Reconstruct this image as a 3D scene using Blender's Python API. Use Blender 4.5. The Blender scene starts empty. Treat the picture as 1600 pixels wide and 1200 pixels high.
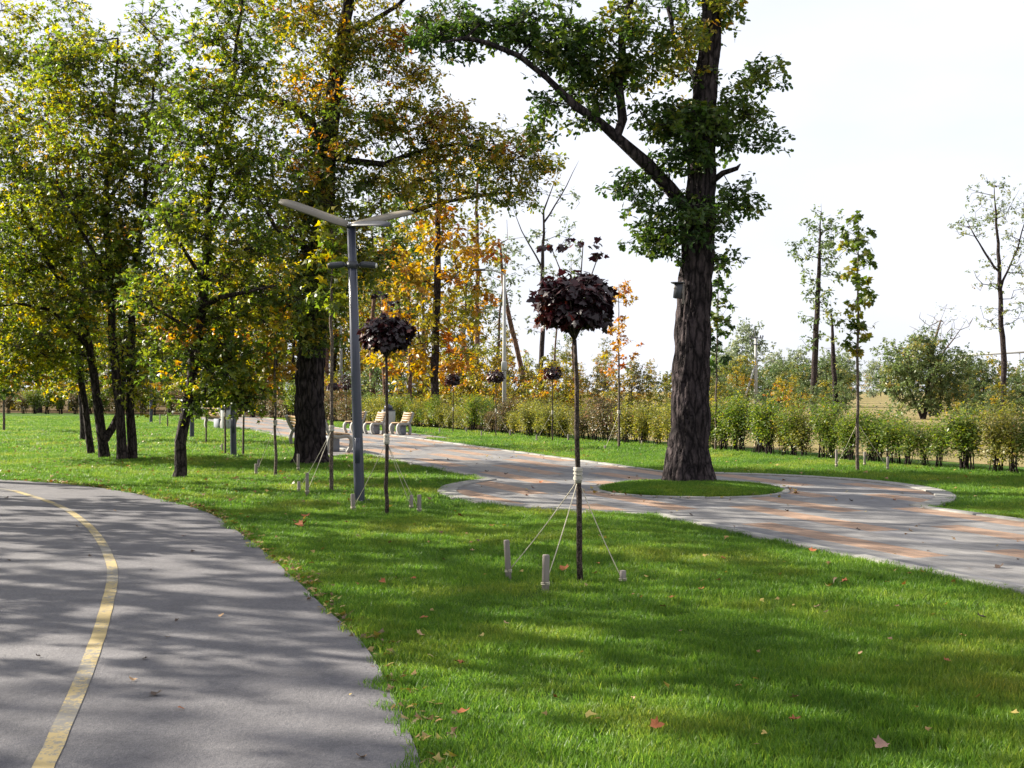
import bpy, bmesh, math, random
import numpy as np
from mathutils import Vector, Matrix

SC = bpy.context.scene
COL = SC.collection
R = math.radians

# ------------------------------------------------------------------ camera
EYE, FPX, CX, HY = 1.6, 1850.0, 800.0, 610.0       # eye height, focal length in photo pixels, principal x, horizon y
cam_d = bpy.data.cameras.new('camera')
cam = bpy.data.objects.new('camera', cam_d); COL.objects.link(cam)
cam.location = (0, 0, EYE); cam.rotation_euler = (R(90), 0, 0)
cam_d.sensor_width = 36.0; cam_d.lens = FPX / 1600 * 36.0
cam_d.shift_y = (HY - 600.0) / 1600.0
cam_d.clip_start = 0.1; cam_d.clip_end = 3000
SC.camera = cam

# ------------------------------------------------------------------ sky and sun
SUN_AZ = R(68)         # how far left of the view direction the sun stands
SUN_EL = R(28)
world = bpy.data.worlds.new('World'); SC.world = world; world.use_nodes = True
wn, wl = world.node_tree.nodes, world.node_tree.links
wn.clear()
sky = wn.new('ShaderNodeTexSky'); sky.sky_type = 'NISHITA'; sky.sun_disc = False
sky.sun_elevation = SUN_EL; sky.sun_rotation = -SUN_AZ
sky.air_density = 1.0; sky.dust_density = 3.0; sky.ozone_density = 1.0; sky.altitude = 100
tc = wn.new('ShaderNodeTexCoord'); mp = wn.new('ShaderNodeMapping'); mp.inputs['Scale'].default_value = (1.2, 1.2, 3.0)
ns = wn.new('ShaderNodeTexNoise'); ns.inputs['Scale'].default_value = 2.3; ns.inputs['Detail'].default_value = 6
rp = wn.new('ShaderNodeValToRGB'); rp.color_ramp.elements[0].position = .33; rp.color_ramp.elements[1].position = .6
rp.color_ramp.elements[0].color = (.80, .80, .80, 1); rp.color_ramp.elements[1].color = (1, 1, 1, 1)
mxw = wn.new('ShaderNodeMix'); mxw.data_type = 'RGBA'
mxw.inputs[7].default_value = (6.35, 6.55, 7.2, 1)      # thin bright cloud veil, the same over the whole dome
bg = wn.new('ShaderNodeBackground'); bg.inputs[1].default_value = 0.05
wo = wn.new('ShaderNodeOutputWorld')
wl.new(tc.outputs['Generated'], mp.inputs[0]); wl.new(mp.outputs[0], ns.inputs[0]); wl.new(ns.outputs[0], rp.inputs[0])
wl.new(rp.outputs[0], mxw.inputs[0]); wl.new(sky.outputs[0], mxw.inputs[6]); wl.new(mxw.outputs[2], bg.inputs[0]); wl.new(bg.outputs[0], wo.inputs[0])

sun_d = bpy.data.lights.new('sun', 'SUN'); sun_d.energy = 5.0; sun_d.angle = R(0.53); sun_d.color = (1, .93, .80)
sun = bpy.data.objects.new('sun', sun_d); COL.objects.link(sun)
to_sun = Vector((-math.sin(SUN_AZ) * math.cos(SUN_EL), math.cos(SUN_AZ) * math.cos(SUN_EL), math.sin(SUN_EL)))
sun.rotation_euler = to_sun.to_track_quat('Z', 'Y').to_euler(); sun.location = to_sun * 60

vs = SC.view_settings
vs.view_transform = 'Standard'; vs.look = 'None'; vs.gamma = 1.0; vs.use_curve_mapping = False
vs.exposure = 1.75
SC.render.engine = 'CYCLES'
SC.cycles.max_bounces = 8; SC.cycles.transmission_bounces = 4; SC.cycles.diffuse_bounces = 4; SC.cycles.glossy_bounces = 2
SC.cycles.use_denoising = True

# ------------------------------------------------------------------ helpers: places
def depth(py): return EYE * FPX / (py - HY)
def G(px, py):
    d = depth(py); return ((px - CX) / FPX * d, d)
def Wp(px, py, d): return np.array(((px - CX) / FPX * d, d, EYE + (HY - py) / FPX * d))

# ------------------------------------------------------------------ helpers: objects
def tag(o, label=None, cat=None, group=None, kind=None):
    if label: o['label'] = label
    if cat: o['category'] = cat
    if group: o['group'] = group
    if kind: o['kind'] = kind
    return o
def link(name, me, mat=None, parent=None):
    o = bpy.data.objects.new(name, me); COL.objects.link(o)
    if mat is not None and me is not None and not me.materials: me.materials.append(mat)
    if parent is not None: o.parent = parent
    return o
def empty(name, loc, rz=0.0):
    o = bpy.data.objects.new(name, None); COL.objects.link(o); o.location = loc; o.rotation_euler = (0, 0, rz)
    o.empty_display_size = .2
    return o
def copy_tree(o, parent=None):
    c = o.copy(); COL.objects.link(c); c.parent = parent
    for ch in list(o.children): copy_tree(ch, c)
    return c

def np_mesh(name, V, faces, smooth=False, attr=None):
    """faces: list of int arrays (n,3) or (n,4)"""
    V = np.asarray(V, np.float32).reshape(-1, 3)
    faces = [np.asarray(f, np.int32) for f in faces if len(f)]
    me = bpy.data.meshes.new(name)
    me.vertices.add(len(V)); me.vertices.foreach_set('co', V.ravel())
    loops = np.concatenate([f.ravel() for f in faces]); sizes = np.concatenate([np.full(len(f), f.shape[1], np.int32) for f in faces])
    starts = np.concatenate([[0], np.cumsum(sizes)[:-1]]).astype(np.int32)
    me.loops.add(len(loops)); me.loops.foreach_set('vertex_index', loops)
    me.polygons.add(len(sizes)); me.polygons.foreach_set('loop_start', starts); me.polygons.foreach_set('loop_total', sizes)
    if smooth: me.polygons.foreach_set('use_smooth', np.ones(len(sizes), bool))
    if attr is not None:
        a = me.attributes.new('tint', 'FLOAT', 'POINT'); a.data.foreach_set('value', np.asarray(attr, np.float32))
    me.update(calc_edges=True); me.validate()
    return me

class MB:
    """collects boxes, tubes and plates into one mesh"""
    def __init__(s): s.V = []; s.Q = []; s.T = []; s.n = 0
    def add(s, V, Q=(), T=()):
        V = np.asarray(V, float).reshape(-1, 3)
        if len(Q): s.Q.append(np.asarray(Q, int) + s.n)
        if len(T): s.T.append(np.asarray(T, int) + s.n)
        s.V.append(V); s.n += len(V); return s
    def box(s, c, size, M=None, bev=0.0):
        h = np.array(size) / 2.0; P = []
        if bev <= 0:
            V = np.array([(x, y, z) for x in (-1, 1) for y in (-1, 1) for z in (-1, 1)]) * h
            Q = [(0, 1, 3, 2), (4, 6, 7, 5), (0, 4, 5, 1), (2, 3, 7, 6), (0, 2, 6, 4), (1, 5, 7, 3)]
        else:
            prof = []
            for z, k in ((-h[2], bev), (-h[2] + bev, 0), (h[2] - bev, 0), (h[2], bev)):
                a, b = h[0] - k, h[1] - k; e = bev
                prof.append([(-a, -b + e, z), (-a + e, -b, z), (a - e, -b, z), (a, -b + e, z), (a, b - e, z), (a - e, b, z), (-a + e, b, z), (-a, b - e, z)])
            V = np.array(prof).reshape(-1, 3); Q = []; T = []
            for i in range(3):
                for j in range(8): Q.append((i * 8 + j, i * 8 + (j + 1) % 8, i * 8 + 8 + (j + 1) % 8, i * 8 + 8 + j))
            for off, rev in ((0, 1), (24, 0)):
                quads = [(0, 1, 2, 3), (0, 3, 4, 7), (4, 5, 6, 7)]
                for q in quads: Q.append(tuple(off + k for k in (q[::-1] if rev else q)))
        if M is not None: V = V @ np.array(M).T
        return s.add(V + np.array(c), Q)
    def tube(s, P, rad, n=8, caps=True):
        V, Q = tube_np(np.asarray(P, float), np.broadcast_to(np.asarray(rad, float), (len(P),)), n)
        T = []
        if caps:
            k = len(P) - 1
            V = np.vstack([V, P[0], P[k]]); a, b = len(V) - 2, len(V) - 1
            T = [(a, (j + 1) % n, j) for j in range(n)] + [(b, k * n + j, k * n + (j + 1) % n) for j in range(n)]
        return s.add(V, Q, T)
    def prism(s, poly, t0, t1, axis=0):
        """poly: 2-D convex outline extruded along axis from t0 to t1"""
        n = len(poly); V = []
        for t in (t0, t1):
            for a, b in poly:
                V.append({0: (t, a, b), 1: (a, t, b), 2: (a, b, t)}[axis])
        Q = [(i, (i + 1) % n, n + (i + 1) % n, n + i) for i in range(n)]
        T = [(0, i + 1, i) for i in range(1, n - 1)] + [(n, n + i, n + i + 1) for i in range(1, n - 1)]
        return s.add(V, Q, T)
    def build(s, name, mat, parent=None, smooth=False):
        F = ([np.vstack(s.Q)] if s.Q else []) + ([np.vstack(s.T)] if s.T else [])
        return link(name, np_mesh(name, np.vstack(s.V), F, smooth), mat, parent)

def tube_np(P, rad, n):
    k = len(P)
    T = np.empty_like(P); T[1:-1] = P[2:] - P[:-2]; T[0] = P[1] - P[0]; T[-1] = P[-1] - P[-2]
    T /= np.linalg.norm(T, axis=1)[:, None] + 1e-9
    ref = np.array((1.0, 0, 0)) if abs(T[0][0]) < .75 else np.array((0, 1.0, 0))
    A = ref - T * (T @ ref)[:, None]; A /= np.linalg.norm(A, axis=1)[:, None] + 1e-9
    B = np.cross(T, A)
    th = np.arange(n) * 2 * math.pi / n
    V = P[:, None, :] + rad[:, None, None] * (A[:, None, :] * np.cos(th)[None, :, None] + B[:, None, :] * np.sin(th)[None, :, None])
    i = np.arange(k - 1)[:, None] * n; j = np.arange(n)[None, :]; jn = (j + 1) % n
    Q = np.stack([i + j, i + jn, i + n + jn, i + n + j], -1).reshape(-1, 4)
    return V.reshape(-1, 3), Q

# ------------------------------------------------------------------ helpers: materials
def mat(name):
    m = bpy.data.materials.new(name); m.use_nodes = True
    nt = m.node_tree; nt.nodes.clear()
    return m, nt.nodes, nt.links
def principled(n, l, rough=.7, spec=.3):
    b = n.new('ShaderNodeBsdfPrincipled'); b.inputs['Roughness'].default_value = rough; b.inputs['Specular IOR Level'].default_value = spec
    o = n.new('ShaderNodeOutputMaterial'); l.new(b.outputs[0], o.inputs[0]); return b
def ramp(n, stops):
    r = n.new('ShaderNodeValToRGB'); e = r.color_ramp.elements
    while len(e) < len(stops): e.new(.5)
    for k, (p, c) in zip(e, stops): k.position = p; k.color = (*c, 1)
    return r
def noise(n, l, vec, scale, detail=4, rough=.55, stretch=None):
    t = n.new('ShaderNodeTexNoise'); t.inputs['Scale'].default_value = scale; t.inputs['Detail'].default_value = detail; t.inputs['Roughness'].default_value = rough
    if stretch:
        mpn = n.new('ShaderNodeMapping'); mpn.inputs['Scale'].default_value = stretch; l.new(vec, mpn.inputs[0]); vec = mpn.outputs[0]
    l.new(vec, t.inputs['Vector']); return t
def mixc(n, l, fac, a, b, mode='MIX'):
    m = n.new('ShaderNodeMix'); m.data_type = 'RGBA'; m.blend_type = mode
    for s, v in ((0, fac), (6, a), (7, b)):
        if hasattr(v, 'is_output'): l.new(v, m.inputs[s])
        elif s == 0: m.inputs[0].default_value = v
        else: m.inputs[s].default_value = (*v, 1)
    return m.outputs[2]
def bump(n, l, h, strength, dist, bsdf):
    b = n.new('ShaderNodeBump'); b.inputs['Strength'].default_value = strength; b.inputs['Distance'].default_value = dist
    l.new(h, b.inputs['Height']); l.new(b.outputs[0], bsdf.inputs['Normal']); return b
def coords(n, kind='Object'):
    return n.new('ShaderNodeTexCoord').outputs[kind]
def world_pos(n):
    return n.new('ShaderNodeNewGeometry').outputs['Position']

def m_plain(name, c, rough=.6, spec=.3, var=.25, scale=6.0, bmp=0.0, stretch=None, metal=0.0):
    m, n, l = mat(name); b = principled(n, l, rough, spec); v = coords(n)
    t = noise(n, l, v, scale, 6, .6, stretch)
    lo = tuple(x * (1 - var) for x in c); hi = tuple(min(1, x * (1 + var)) for x in c)
    r = ramp(n, [(.3, lo), (.7, hi)]); l.new(t.outputs[0], r.inputs[0]); l.new(r.outputs[0], b.inputs['Base Color'])
    b.inputs['Metallic'].default_value = metal
    if bmp: bump(n, l, t.outputs[0], .6, bmp, b)
    return m

def m_bark(name, dark, light, scale=1.0, bmp=.03):
    m, n, l = mat(name); b = principled(n, l, .9, .12); v = coords(n)
    t1 = noise(n, l, v, 13 * scale, 8, .68, (1, 1, .30)); t2 = noise(n, l, v, 1.3, 3, .5)
    vo = n.new('ShaderNodeTexVoronoi'); vo.feature = 'DISTANCE_TO_EDGE'; vo.inputs['Scale'].default_value = 9 * scale; vo.inputs['Randomness'].default_value = 1.0
    mpn = n.new('ShaderNodeMapping'); mpn.inputs['Scale'].default_value = (1, 1, .24); dn = noise(n, l, v, 7 * scale, 3, .6); av = n.new('ShaderNodeVectorMath'); av.operation = 'MULTIPLY_ADD'; av.inputs[1].default_value = (.10, .10, .10); l.new(dn.outputs['Color'], av.inputs[0]); l.new(v, av.inputs[2]); l.new(av.outputs[0], mpn.inputs[0]); l.new(mpn.outputs[0], vo.inputs['Vector'])
    r = ramp(n, [(.32, dark), (.68, light)]); l.new(t1.outputs[0], r.inputs[0])
    r2 = ramp(n, [(.35, (.75, .75, .72)), (.7, (1.15, 1.1, 1.1))]); l.new(t2.outputs[0], r2.inputs[0])
    rv = ramp(n, [(.0, (.22, .21, .22)), (.07, (.62, .60, .60)), (.2, (1.4, 1.36, 1.33))]); l.new(vo.outputs[0], rv.inputs[0])
    c = mixc(n, l, 1.0, r.outputs[0], r2.outputs[0], 'MULTIPLY'); c = mixc(n, l, 1.0, c, rv.outputs[0], 'MULTIPLY'); l.new(c, b.inputs['Base Color'])
    ad = n.new('ShaderNodeMath'); ad.operation = 'MULTIPLY_ADD'; ad.inputs[1].default_value = 2.0
    l.new(vo.outputs[0], ad.inputs[0]); l.new(t1.outputs[0], ad.inputs[2])
    bump(n, l, ad.outputs[0], .8, bmp, b)
    return m

def m_leaf(name, stops, transl=.38, rough=.45, gloss=.35):
    """colour runs along the leaf's own tint value"""
    m, n, l = mat(name)
    at = n.new('ShaderNodeAttribute'); at.attribute_name = 'tint'
    r = ramp(n, stops); l.new(at.outputs['Fac'], r.inputs[0])
    b = n.new('ShaderNodeBsdfPrincipled'); b.inputs['Roughness'].default_value = rough; b.inputs['Specular IOR Level'].default_value = gloss
    tr = n.new('ShaderNodeBsdfTranslucent'); mx = n.new('ShaderNodeMixShader'); mx.inputs[0].default_value = transl
    hs = n.new('ShaderNodeHueSaturation'); hs.inputs['Saturation'].default_value = 1.15; hs.inputs['Value'].default_value = 2.25
    l.new(r.outputs[0], b.inputs['Base Color']); l.new(r.outputs[0], hs.inputs['Color']); l.new(hs.outputs[0], tr.inputs[0])
    l.new(b.outputs[0], mx.inputs[1]); l.new(tr.outputs[0], mx.inputs[2])
    o = n.new('ShaderNodeOutputMaterial'); l.new(mx.outputs[0], o.inputs[0])
    return m
# ------------------------------------------------------------------ layout of the ground
P0 = np.array((3.98, 9.25)); UD = np.array((-.3543, .9351)); VD = np.array((.9351, .3543))   # promenade: near edge point, along, across
PW = 4.0                                   # promenade width
CC = np.array((2.82, 18.9)); CR = 4.0      # round bulge about the oak
ISL_C = np.array((2.85, 18.95)); ISL_R = 1.42
def PQ(u, v): return P0 + u * UD + v * VD
cu, cv = float((CC - P0) @ UD), float((CC - P0) @ VD)

edge_pts = np.array([(.55, 1.0), (.0, 3.2), (-.38, 5.02), (-.62, 6.2), (-.98, 7.59), (-1.35, 8.6), (-1.73, 9.7), (-2.38, 11.5), (-3.13, 13.45), (-3.86, 15.2), (-4.85, 16.9), (-6.3, 18.85), (-7.6, 20.1), (-9.1, 21.1), (-11.5, 22.0), (-15, 22.8), (-24, 23.6)])
line_pts = np.array([(-1.05, 1.0), (-1.52, 3.2), (-1.98, 5.02), (-2.46, 6.88), (-2.95, 8.6), (-3.57, 10.57), (-4.56, 13.0), (-5.5, 14.95), (-6.3, 16.4), (-7.3, 17.9), (-8.26, 19.1), (-9.9, 20.1), (-12, 20.8), (-15.3, 21.3), (-24, 22.0)])
def smooth_line(P, step=.25):
    P = np.asarray(P, float); out = []
    Q = np.vstack([2 * P[0] - P[1], P, 2 * P[-1] - P[-2]])
    for i in range(1, len(Q) - 2):
        a, b, c, d = Q[i - 1], Q[i], Q[i + 1], Q[i + 2]
        k = max(2, int(np.linalg.norm(c - b) / step))
        for t in np.arange(k) / k:
            out.append(.5 * ((2 * b) + (c - a) * t + (2 * a - 5 * b + 4 * c - d) * t * t + (-a + 3 * b - 3 * c + d) * t ** 3))
    out.append(P[-1]); return np.array(out)
def normals2(L):
    T = np.gradient(L, axis=0); T /= np.linalg.norm(T, axis=1)[:, None]
    return np.stack([-T[:, 1], T[:, 0]], 1)
EDGE = smooth_line(edge_pts); LINE = smooth_line(line_pts)
LEFT = LINE + normals2(LINE) * 1.62
BIKE_POLY = np.vstack([EDGE, LEFT[::-1]])

def arc(c, r, a0, a1, n): t = np.linspace(a0, a1, n); return np.stack([c[0] + r * np.cos(t), c[1] + r * np.sin(t)], 1)
def uv_arc(v_edge, sgn, n=48):
    du = math.sqrt(CR ** 2 - (v_edge - cv) ** 2)
    a0 = math.atan2(v_edge - cv, -du); a1 = math.atan2(v_edge - cv, du)
    if sgn < 0:
        if a0 < 0: a0 += 2 * math.pi
        if a1 < 0: a1 += 2 * math.pi
    t = np.linspace(a0, a1, n)
    return np.array([PQ(cu + CR * math.cos(k), cv + CR * math.sin(k)) for k in t]), cu - du, cu + du
na, nu0, nu1 = uv_arc(0.0, -1); fa, fu0, fu1 = uv_arc(PW, 1)
U_A, U_B = -14.0, 66.0
NEAR_SEGS = [('s', PQ(U_A, 0), PQ(nu0, 0)), ('a', na), ('s', PQ(nu1, 0), PQ(U_B, 0))]
FAR_SEGS = [('s', PQ(U_A, PW), PQ(fu0, PW)), ('a', fa), ('s', PQ(fu1, PW), PQ(U_B, PW))]
PROM_POLY = np.vstack([[PQ(U_A, 0)], na, [PQ(U_B, 0)], [PQ(U_B, PW)], fa[::-1], [PQ(U_A, PW)]])
PAD_POLY = np.array([PQ(21.2, .1), PQ(25.2, .1), PQ(25.2, -1.1), PQ(21.2, -1.1)])      # bench bays
PAD2_POLY = np.array([PQ(30.5, PW - .1), PQ(38.5, PW - .1), PQ(38.5, PW + 1.1), PQ(30.5, PW + 1.1)])

def inside(P, poly):
    x, y = P[:, 0], P[:, 1]; r = np.zeros(len(P), bool); n = len(poly); j = n - 1
    for i in range(n):
        xi, yi = poly[i]; xj, yj = poly[j]
        c = ((yi > y) != (yj > y)) & (x < (xj - xi) * (y - yi) / (yj - yi + 1e-12) + xi); r ^= c; j = i
    return r

# ------------------------------------------------------------------ ground materials
def m_lawn():
    m, n, l = mat('lawn_soil'); b = principled(n, l, .95, .1); v = world_pos(n)
    t = noise(n, l, v, .55, 4, .6); t2 = noise(n, l, v, 60, 3, .7)
    r = ramp(n, [(.3, (.050, .105, .014)), (.55, (.062, .125, .016)), (.75, (.095, .135, .022))]); l.new(t.outputs[0], r.inputs[0])
    r2 = ramp(n, [(.3, (.55, .6, .5)), (.7, (1.25, 1.2, 1.1))]); l.new(t2.outputs[0], r2.inputs[0])
    l.new(mixc(n, l, 1.0, r.outputs[0], r2.outputs[0], 'MULTIPLY'), b.inputs['Base Color'])
    bump(n, l, t2.outputs[0], 1.0, .03, b); return m
def m_grass():
    m, n, l = mat('grass_blades'); v = world_pos(n)
    t = noise(n, l, v, .5, 4, .6); oi = n.new('ShaderNodeObjectInfo'); at = n.new('ShaderNodeAttribute'); at.attribute_name = 'tint'
    r = ramp(n, [(.30, (.048, .115, .012)), (.5, (.084, .168, .016)), (.66, (.150, .205, .025)), (.80, (.21, .205, .04))]); l.new(t.outputs[0], r.inputs[0])
    r2 = ramp(n, [(0, (.62, .72, .6)), (.55, (1, 1, 1)), (.88, (1.45, 1.25, 1.1)), (1, (2.6, 1.75, 2.2))]); l.new(at.outputs['Fac'], r2.inputs[0])
    c = mixc(n, l, 1.0, r.outputs[0], r2.outputs[0], 'MULTIPLY')
    r3 = ramp(n, [(0, (.8, .85, .8)), (1, (1.2, 1.15, 1.1))]); l.new(oi.outputs['Random'], r3.inputs[0])
    c = mixc(n, l, 1.0, c, r3.outputs[0], 'MULTIPLY')
    b = n.new('ShaderNodeBsdfPrincipled'); b.inputs['Roughness'].default_value = .5; b.inputs['Specular IOR Level'].default_value = .3
    tr = n.new('ShaderNodeBsdfTranslucent'); mx = n.new('ShaderNodeMixShader'); mx.inputs[0].default_value = .42
    hs = n.new('ShaderNodeHueSaturation'); hs.inputs['Value'].default_value = 1.8; l.new(c, hs.inputs['Color']); l.new(hs.outputs[0], tr.inputs[0])
    l.new(c, b.inputs['Base Color']); l.new(b.outputs[0], mx.inputs[1]); l.new(tr.outputs[0], mx.inputs[2])
    o = n.new('ShaderNodeOutputMaterial'); l.new(mx.outputs[0], o.inputs[0]); return m
def m_asphalt():
    m, n, l = mat('asphalt'); b = principled(n, l, .85, .25); v = world_pos(n)
    a = noise(n, l, v, .35, 4, .6); f = noise(n, l, v, 160, 2, .8); g = noise(n, l, v, 3.5, 5, .65)
    r = ramp(n, [(.3, (.106, .102, .110)), (.7, (.144, .138, .143))]); l.new(a.outputs[0], r.inputs[0])
    r2 = ramp(n, [(.3, (.62, .62, .64)), (.5, (1, 1, 1)), (.72, (1.4, 1.38, 1.35))]); l.new(f.outputs[0], r2.inputs[0])
    r3 = ramp(n, [(.3, (.80, .80, .80)), (.7, (1.1, 1.1, 1.09))]); l.new(g.outputs[0], r3.inputs[0])
    g2 = noise(n, l, v, 48, 3, .8); r4 = ramp(n, [(.34, (.80, .80, .82)), (.5, (1, 1, 1)), (.68, (1.24, 1.22, 1.2))]); l.new(g2.outputs[0], r4.inputs[0])
    c = mixc(n, l, 1.0, r.outputs[0], r2.outputs[0], 'MULTIPLY'); c = mixc(n, l, 1.0, c, r3.outputs[0], 'MULTIPLY'); c = mixc(n, l, 1.0, c, r4.outputs[0], 'MULTIPLY')
    l.new(c, b.inputs['Base Color']); bump(n, l, g2.outputs[0], .7, .012, b); return m
def m_yellow():
    m, n, l = mat('worn_yellow_paint'); b = principled(n, l, .7, .3); v = world_pos(n)
    f = noise(n, l, v, 26, 6, .75); g = noise(n, l, v, .8, 3, .6)
    ad = n.new('ShaderNodeMath'); ad.operation = 'ADD'; l.new(f.outputs[0], ad.inputs[0]); l.new(g.outputs[0], ad.inputs[1])
    r = ramp(n, [(.88, (.150, .142, .132)), (1.0, (.225, .195, .135)), (1.16, (.33, .255, .12))]); l.new(ad.outputs[0], r.inputs[0])
    l.new(r.outputs[0], b.inputs['Base Color']); return m
def m_paving():
    m, n, l = mat('paving_blocks'); b = principled(n, l, .8, .25); v = world_pos(n)
    mp1 = n.new('ShaderNodeMapping'); mp1.vector_type = 'TEXTURE'
    mp1.inputs['Location'].default_value = (P0[0], P0[1], 0); mp1.inputs['Rotation'].default_value = (0, 0, math.atan2(UD[1], UD[0])); l.new(v, mp1.inputs[0])
    uv = mp1.outputs[0]                                    # x along the promenade, y across (negative to the right)
    br = n.new('ShaderNodeTexBrick'); br.inputs['Scale'].default_value = 1.0; br.inputs['Brick Width'].default_value = .24; br.inputs['Row Height'].default_value = .12
    br.inputs['Mortar Size'].default_value = .004; br.inputs['Color1'].default_value = (0, 0, 0, 1); br.inputs['Color2'].default_value = (1, 1, 1, 1); br.inputs['Mortar'].default_value = (.5, .5, .5, 1)
    l.new(uv, br.inputs['Vector'])
    # long staggered bands of red blocks
    bd = n.new('ShaderNodeTexBrick'); bd.inputs['Scale'].default_value = 1.0; bd.inputs['Brick Width'].default_value = 2.6; bd.inputs['Row Height'].default_value = .36
    bd.inputs['Mortar Size'].default_value = 0.0; bd.offset = .37; bd.inputs['Color1'].default_value = (0, 0, 0, 1); bd.inputs['Color2'].default_value = (1, 1, 1, 1); bd.inputs['Bias'].default_value = 0
    l.new(uv, bd.inputs['Vector'])
    def mth(op, a_, b_=0.0):
        q_ = n.new('ShaderNodeMath'); q_.operation = op
        for k_, v_ in ((0, a_), (1, b_)):
            if hasattr(v_, 'is_output'): l.new(v_, q_.inputs[k_])
            else: q_.inputs[k_].default_value = v_
        return q_.outputs[0]
    sx = n.new('ShaderNodeSeparateXYZ'); l.new(uv, sx.inputs[0])
    row = mth('FLOOR', mth('DIVIDE', sx.outputs[1], .96)); fv = mth('FRACT', mth('DIVIDE', sx.outputs[1], .96))
    fu = mth('FRACT', mth('DIVIDE', mth('ADD', sx.outputs[0], mth('MULTIPLY', row, 1.9)), 4.8))
    band = mth('MULTIPLY', mth('LESS_THAN', fv, .44), mth('LESS_THAN', fu, .64))
    rd = ramp(n, [(.30, (0, 0, 0)), (.32, (1, 1, 1))]); l.new(bd.outputs[0], rd.inputs[0])
    g1 = ramp(n, [(0, (.145, .140, .140)), (1, (.200, .193, .189))]); l.new(br.outputs[0], g1.inputs[0])
    g2 = ramp(n, [(0, (.108, .108, .117)), (1, (.152, .150, .158))]); l.new(br.outputs[0], g2.inputs[0])
    p1 = ramp(n, [(0, (.225, .145, .098)), (1, (.295, .192, .132))]); l.new(br.outputs[0], p1.inputs[0])
    c = mixc(n, l, rd.outputs[0], g2.outputs[0], g1.outputs[0]); c = mixc(n, l, band, c, p1.outputs[0])
    c = mixc(n, l, br.outputs['Fac'], c, (.13, .12, .11))
    st = noise(n, l, v, 1.1, 5, .65); rs = ramp(n, [(.3, (.82, .82, .83)), (.7, (1.1, 1.09, 1.07))]); l.new(st.outputs[0], rs.inputs[0])
    fi = noise(n, l, v, 90, 2, .7); rf = ramp(n, [(.3, (.8, .8, .8)), (.7, (1.18, 1.18, 1.18))]); l.new(fi.outputs[0], rf.inputs[0])
    c = mixc(n, l, 1.0, c, rs.outputs[0], 'MULTIPLY'); c = mixc(n, l, 1.0, c, rf.outputs[0], 'MULTIPLY')
    l.new(c, b.inputs['Base Color'])
    iv = n.new('ShaderNodeMath'); iv.operation = 'SUBTRACT'; iv.inputs[0].default_value = 1.0; l.new(br.outputs['Fac'], iv.inputs[1])
    bump(n, l, iv.outputs[0], .5, .006, b); return m
def m_ground(name, stops, scale=.3, bmp=.05):
    m, n, l = mat(name); b = principled(n, l, .95, .05); v = world_pos(n)
    t = noise(n, l, v, scale, 7, .7); t2 = noise(n, l, v, 14, 4, .7)
    r = ramp(n, stops); l.new(t.outputs[0], r.inputs[0]); r2 = ramp(n, [(.3, (.7, .7, .7)), (.7, (1.3, 1.3, 1.3))]); l.new(t2.outputs[0], r2.inputs[0])
    l.new(mixc(n, l, 1.0, r.outputs[0], r2.outputs[0], 'MULTIPLY'), b.inputs['Base Color']); bump(n, l, t2.outputs[0], 1, bmp, b); return m

M = {}
M['soil'] = m_lawn(); M['grass'] = m_grass(); M['asphalt'] = m_asphalt(); M['yellow'] = m_yellow(); M['paving'] = m_paving()
M['meadow'] = m_ground('dry_meadow', [(.3, (.13, .12, .045)), (.5, (.20, .165, .075)), (.7, (.28, .21, .11))])
M['litter'] = m_ground('leaf_litter_ground', [(.3, (.06, .045, .025)), (.55, (.11, .075, .035)), (.75, (.17, .11, .04))], .8)
M['kerb'] = m_plain('kerb_concrete', (.205, .198, .184), .85, .2, .2, 9, .004)

# ------------------------------------------------------------------ ground sheets
def sheet(name, poly, z, m, parent=None, thick=0.0):
    bm = bmesh.new(); vs_ = [bm.verts.new((float(p[0]), float(p[1]), z)) for p in poly]
    f = bm.faces.new(vs_)
    if f.normal.z < 0: f.normal_flip()
    bm.normal_update()
    if f.normal.z < 0: bmesh.ops.reverse_faces(bm, faces=[f])
    bmesh.ops.triangulate(bm, faces=bm.faces[:])
    me = bpy.data.meshes.new(name); bm.to_mesh(me); bm.free()
    o = link(name, me, m, parent)
    if parent is None: tag(o, kind='structure')
    return o
sheet('lawn', [(-1500, -200), (1500, -200), (1500, 1500), (-1500, 1500)], 0.0, M['soil'])
hedge_line = np.array([(14.2, 14.0), (9.6, 22.9), (8.3, 25.2), (6.9, 28.2), (5.4, 31.6), (3.9, 34.6), (2.6, 37.4), (.9, 40.4), (-.4, 43.6), (-1.7, 46.2), (-3.3, 49.4), (-6.2, 54.6), (-9.4, 60.5), (-13.5, 67.5), (-20, 74), (-30, 80), (-45, 85)])
HL = smooth_line(hedge_line, .5)
sheet('meadow', [(16.5, 14.0), (11.2, 23.6), (5.0, 36), (1.8, 43), (-1, 49), (60, 1400), (1400, 1400), (1400, -100), (30, -100)], .006, M['meadow'])
sheet('forest_floor', [(1.2, 44.5), (-2.4, 50.5), (-8.6, 61.5), (-12.6, 69), (-19, 76), (-29, 82), (-45, 87), (-80, 92), (-300, 120), (-300, 500), (30, 500), (12, 90)], .010, M['litter'])
sheet('bike_path', BIKE_POLY, .012, M['asphalt'])
prom = sheet('promenade', PROM_POLY, .012, M['paving'])
sheet('bench_bay', PAD_POLY, .016, M['paving']); sheet('bench_bay', PAD2_POLY, .016, M['paving'])
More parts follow.
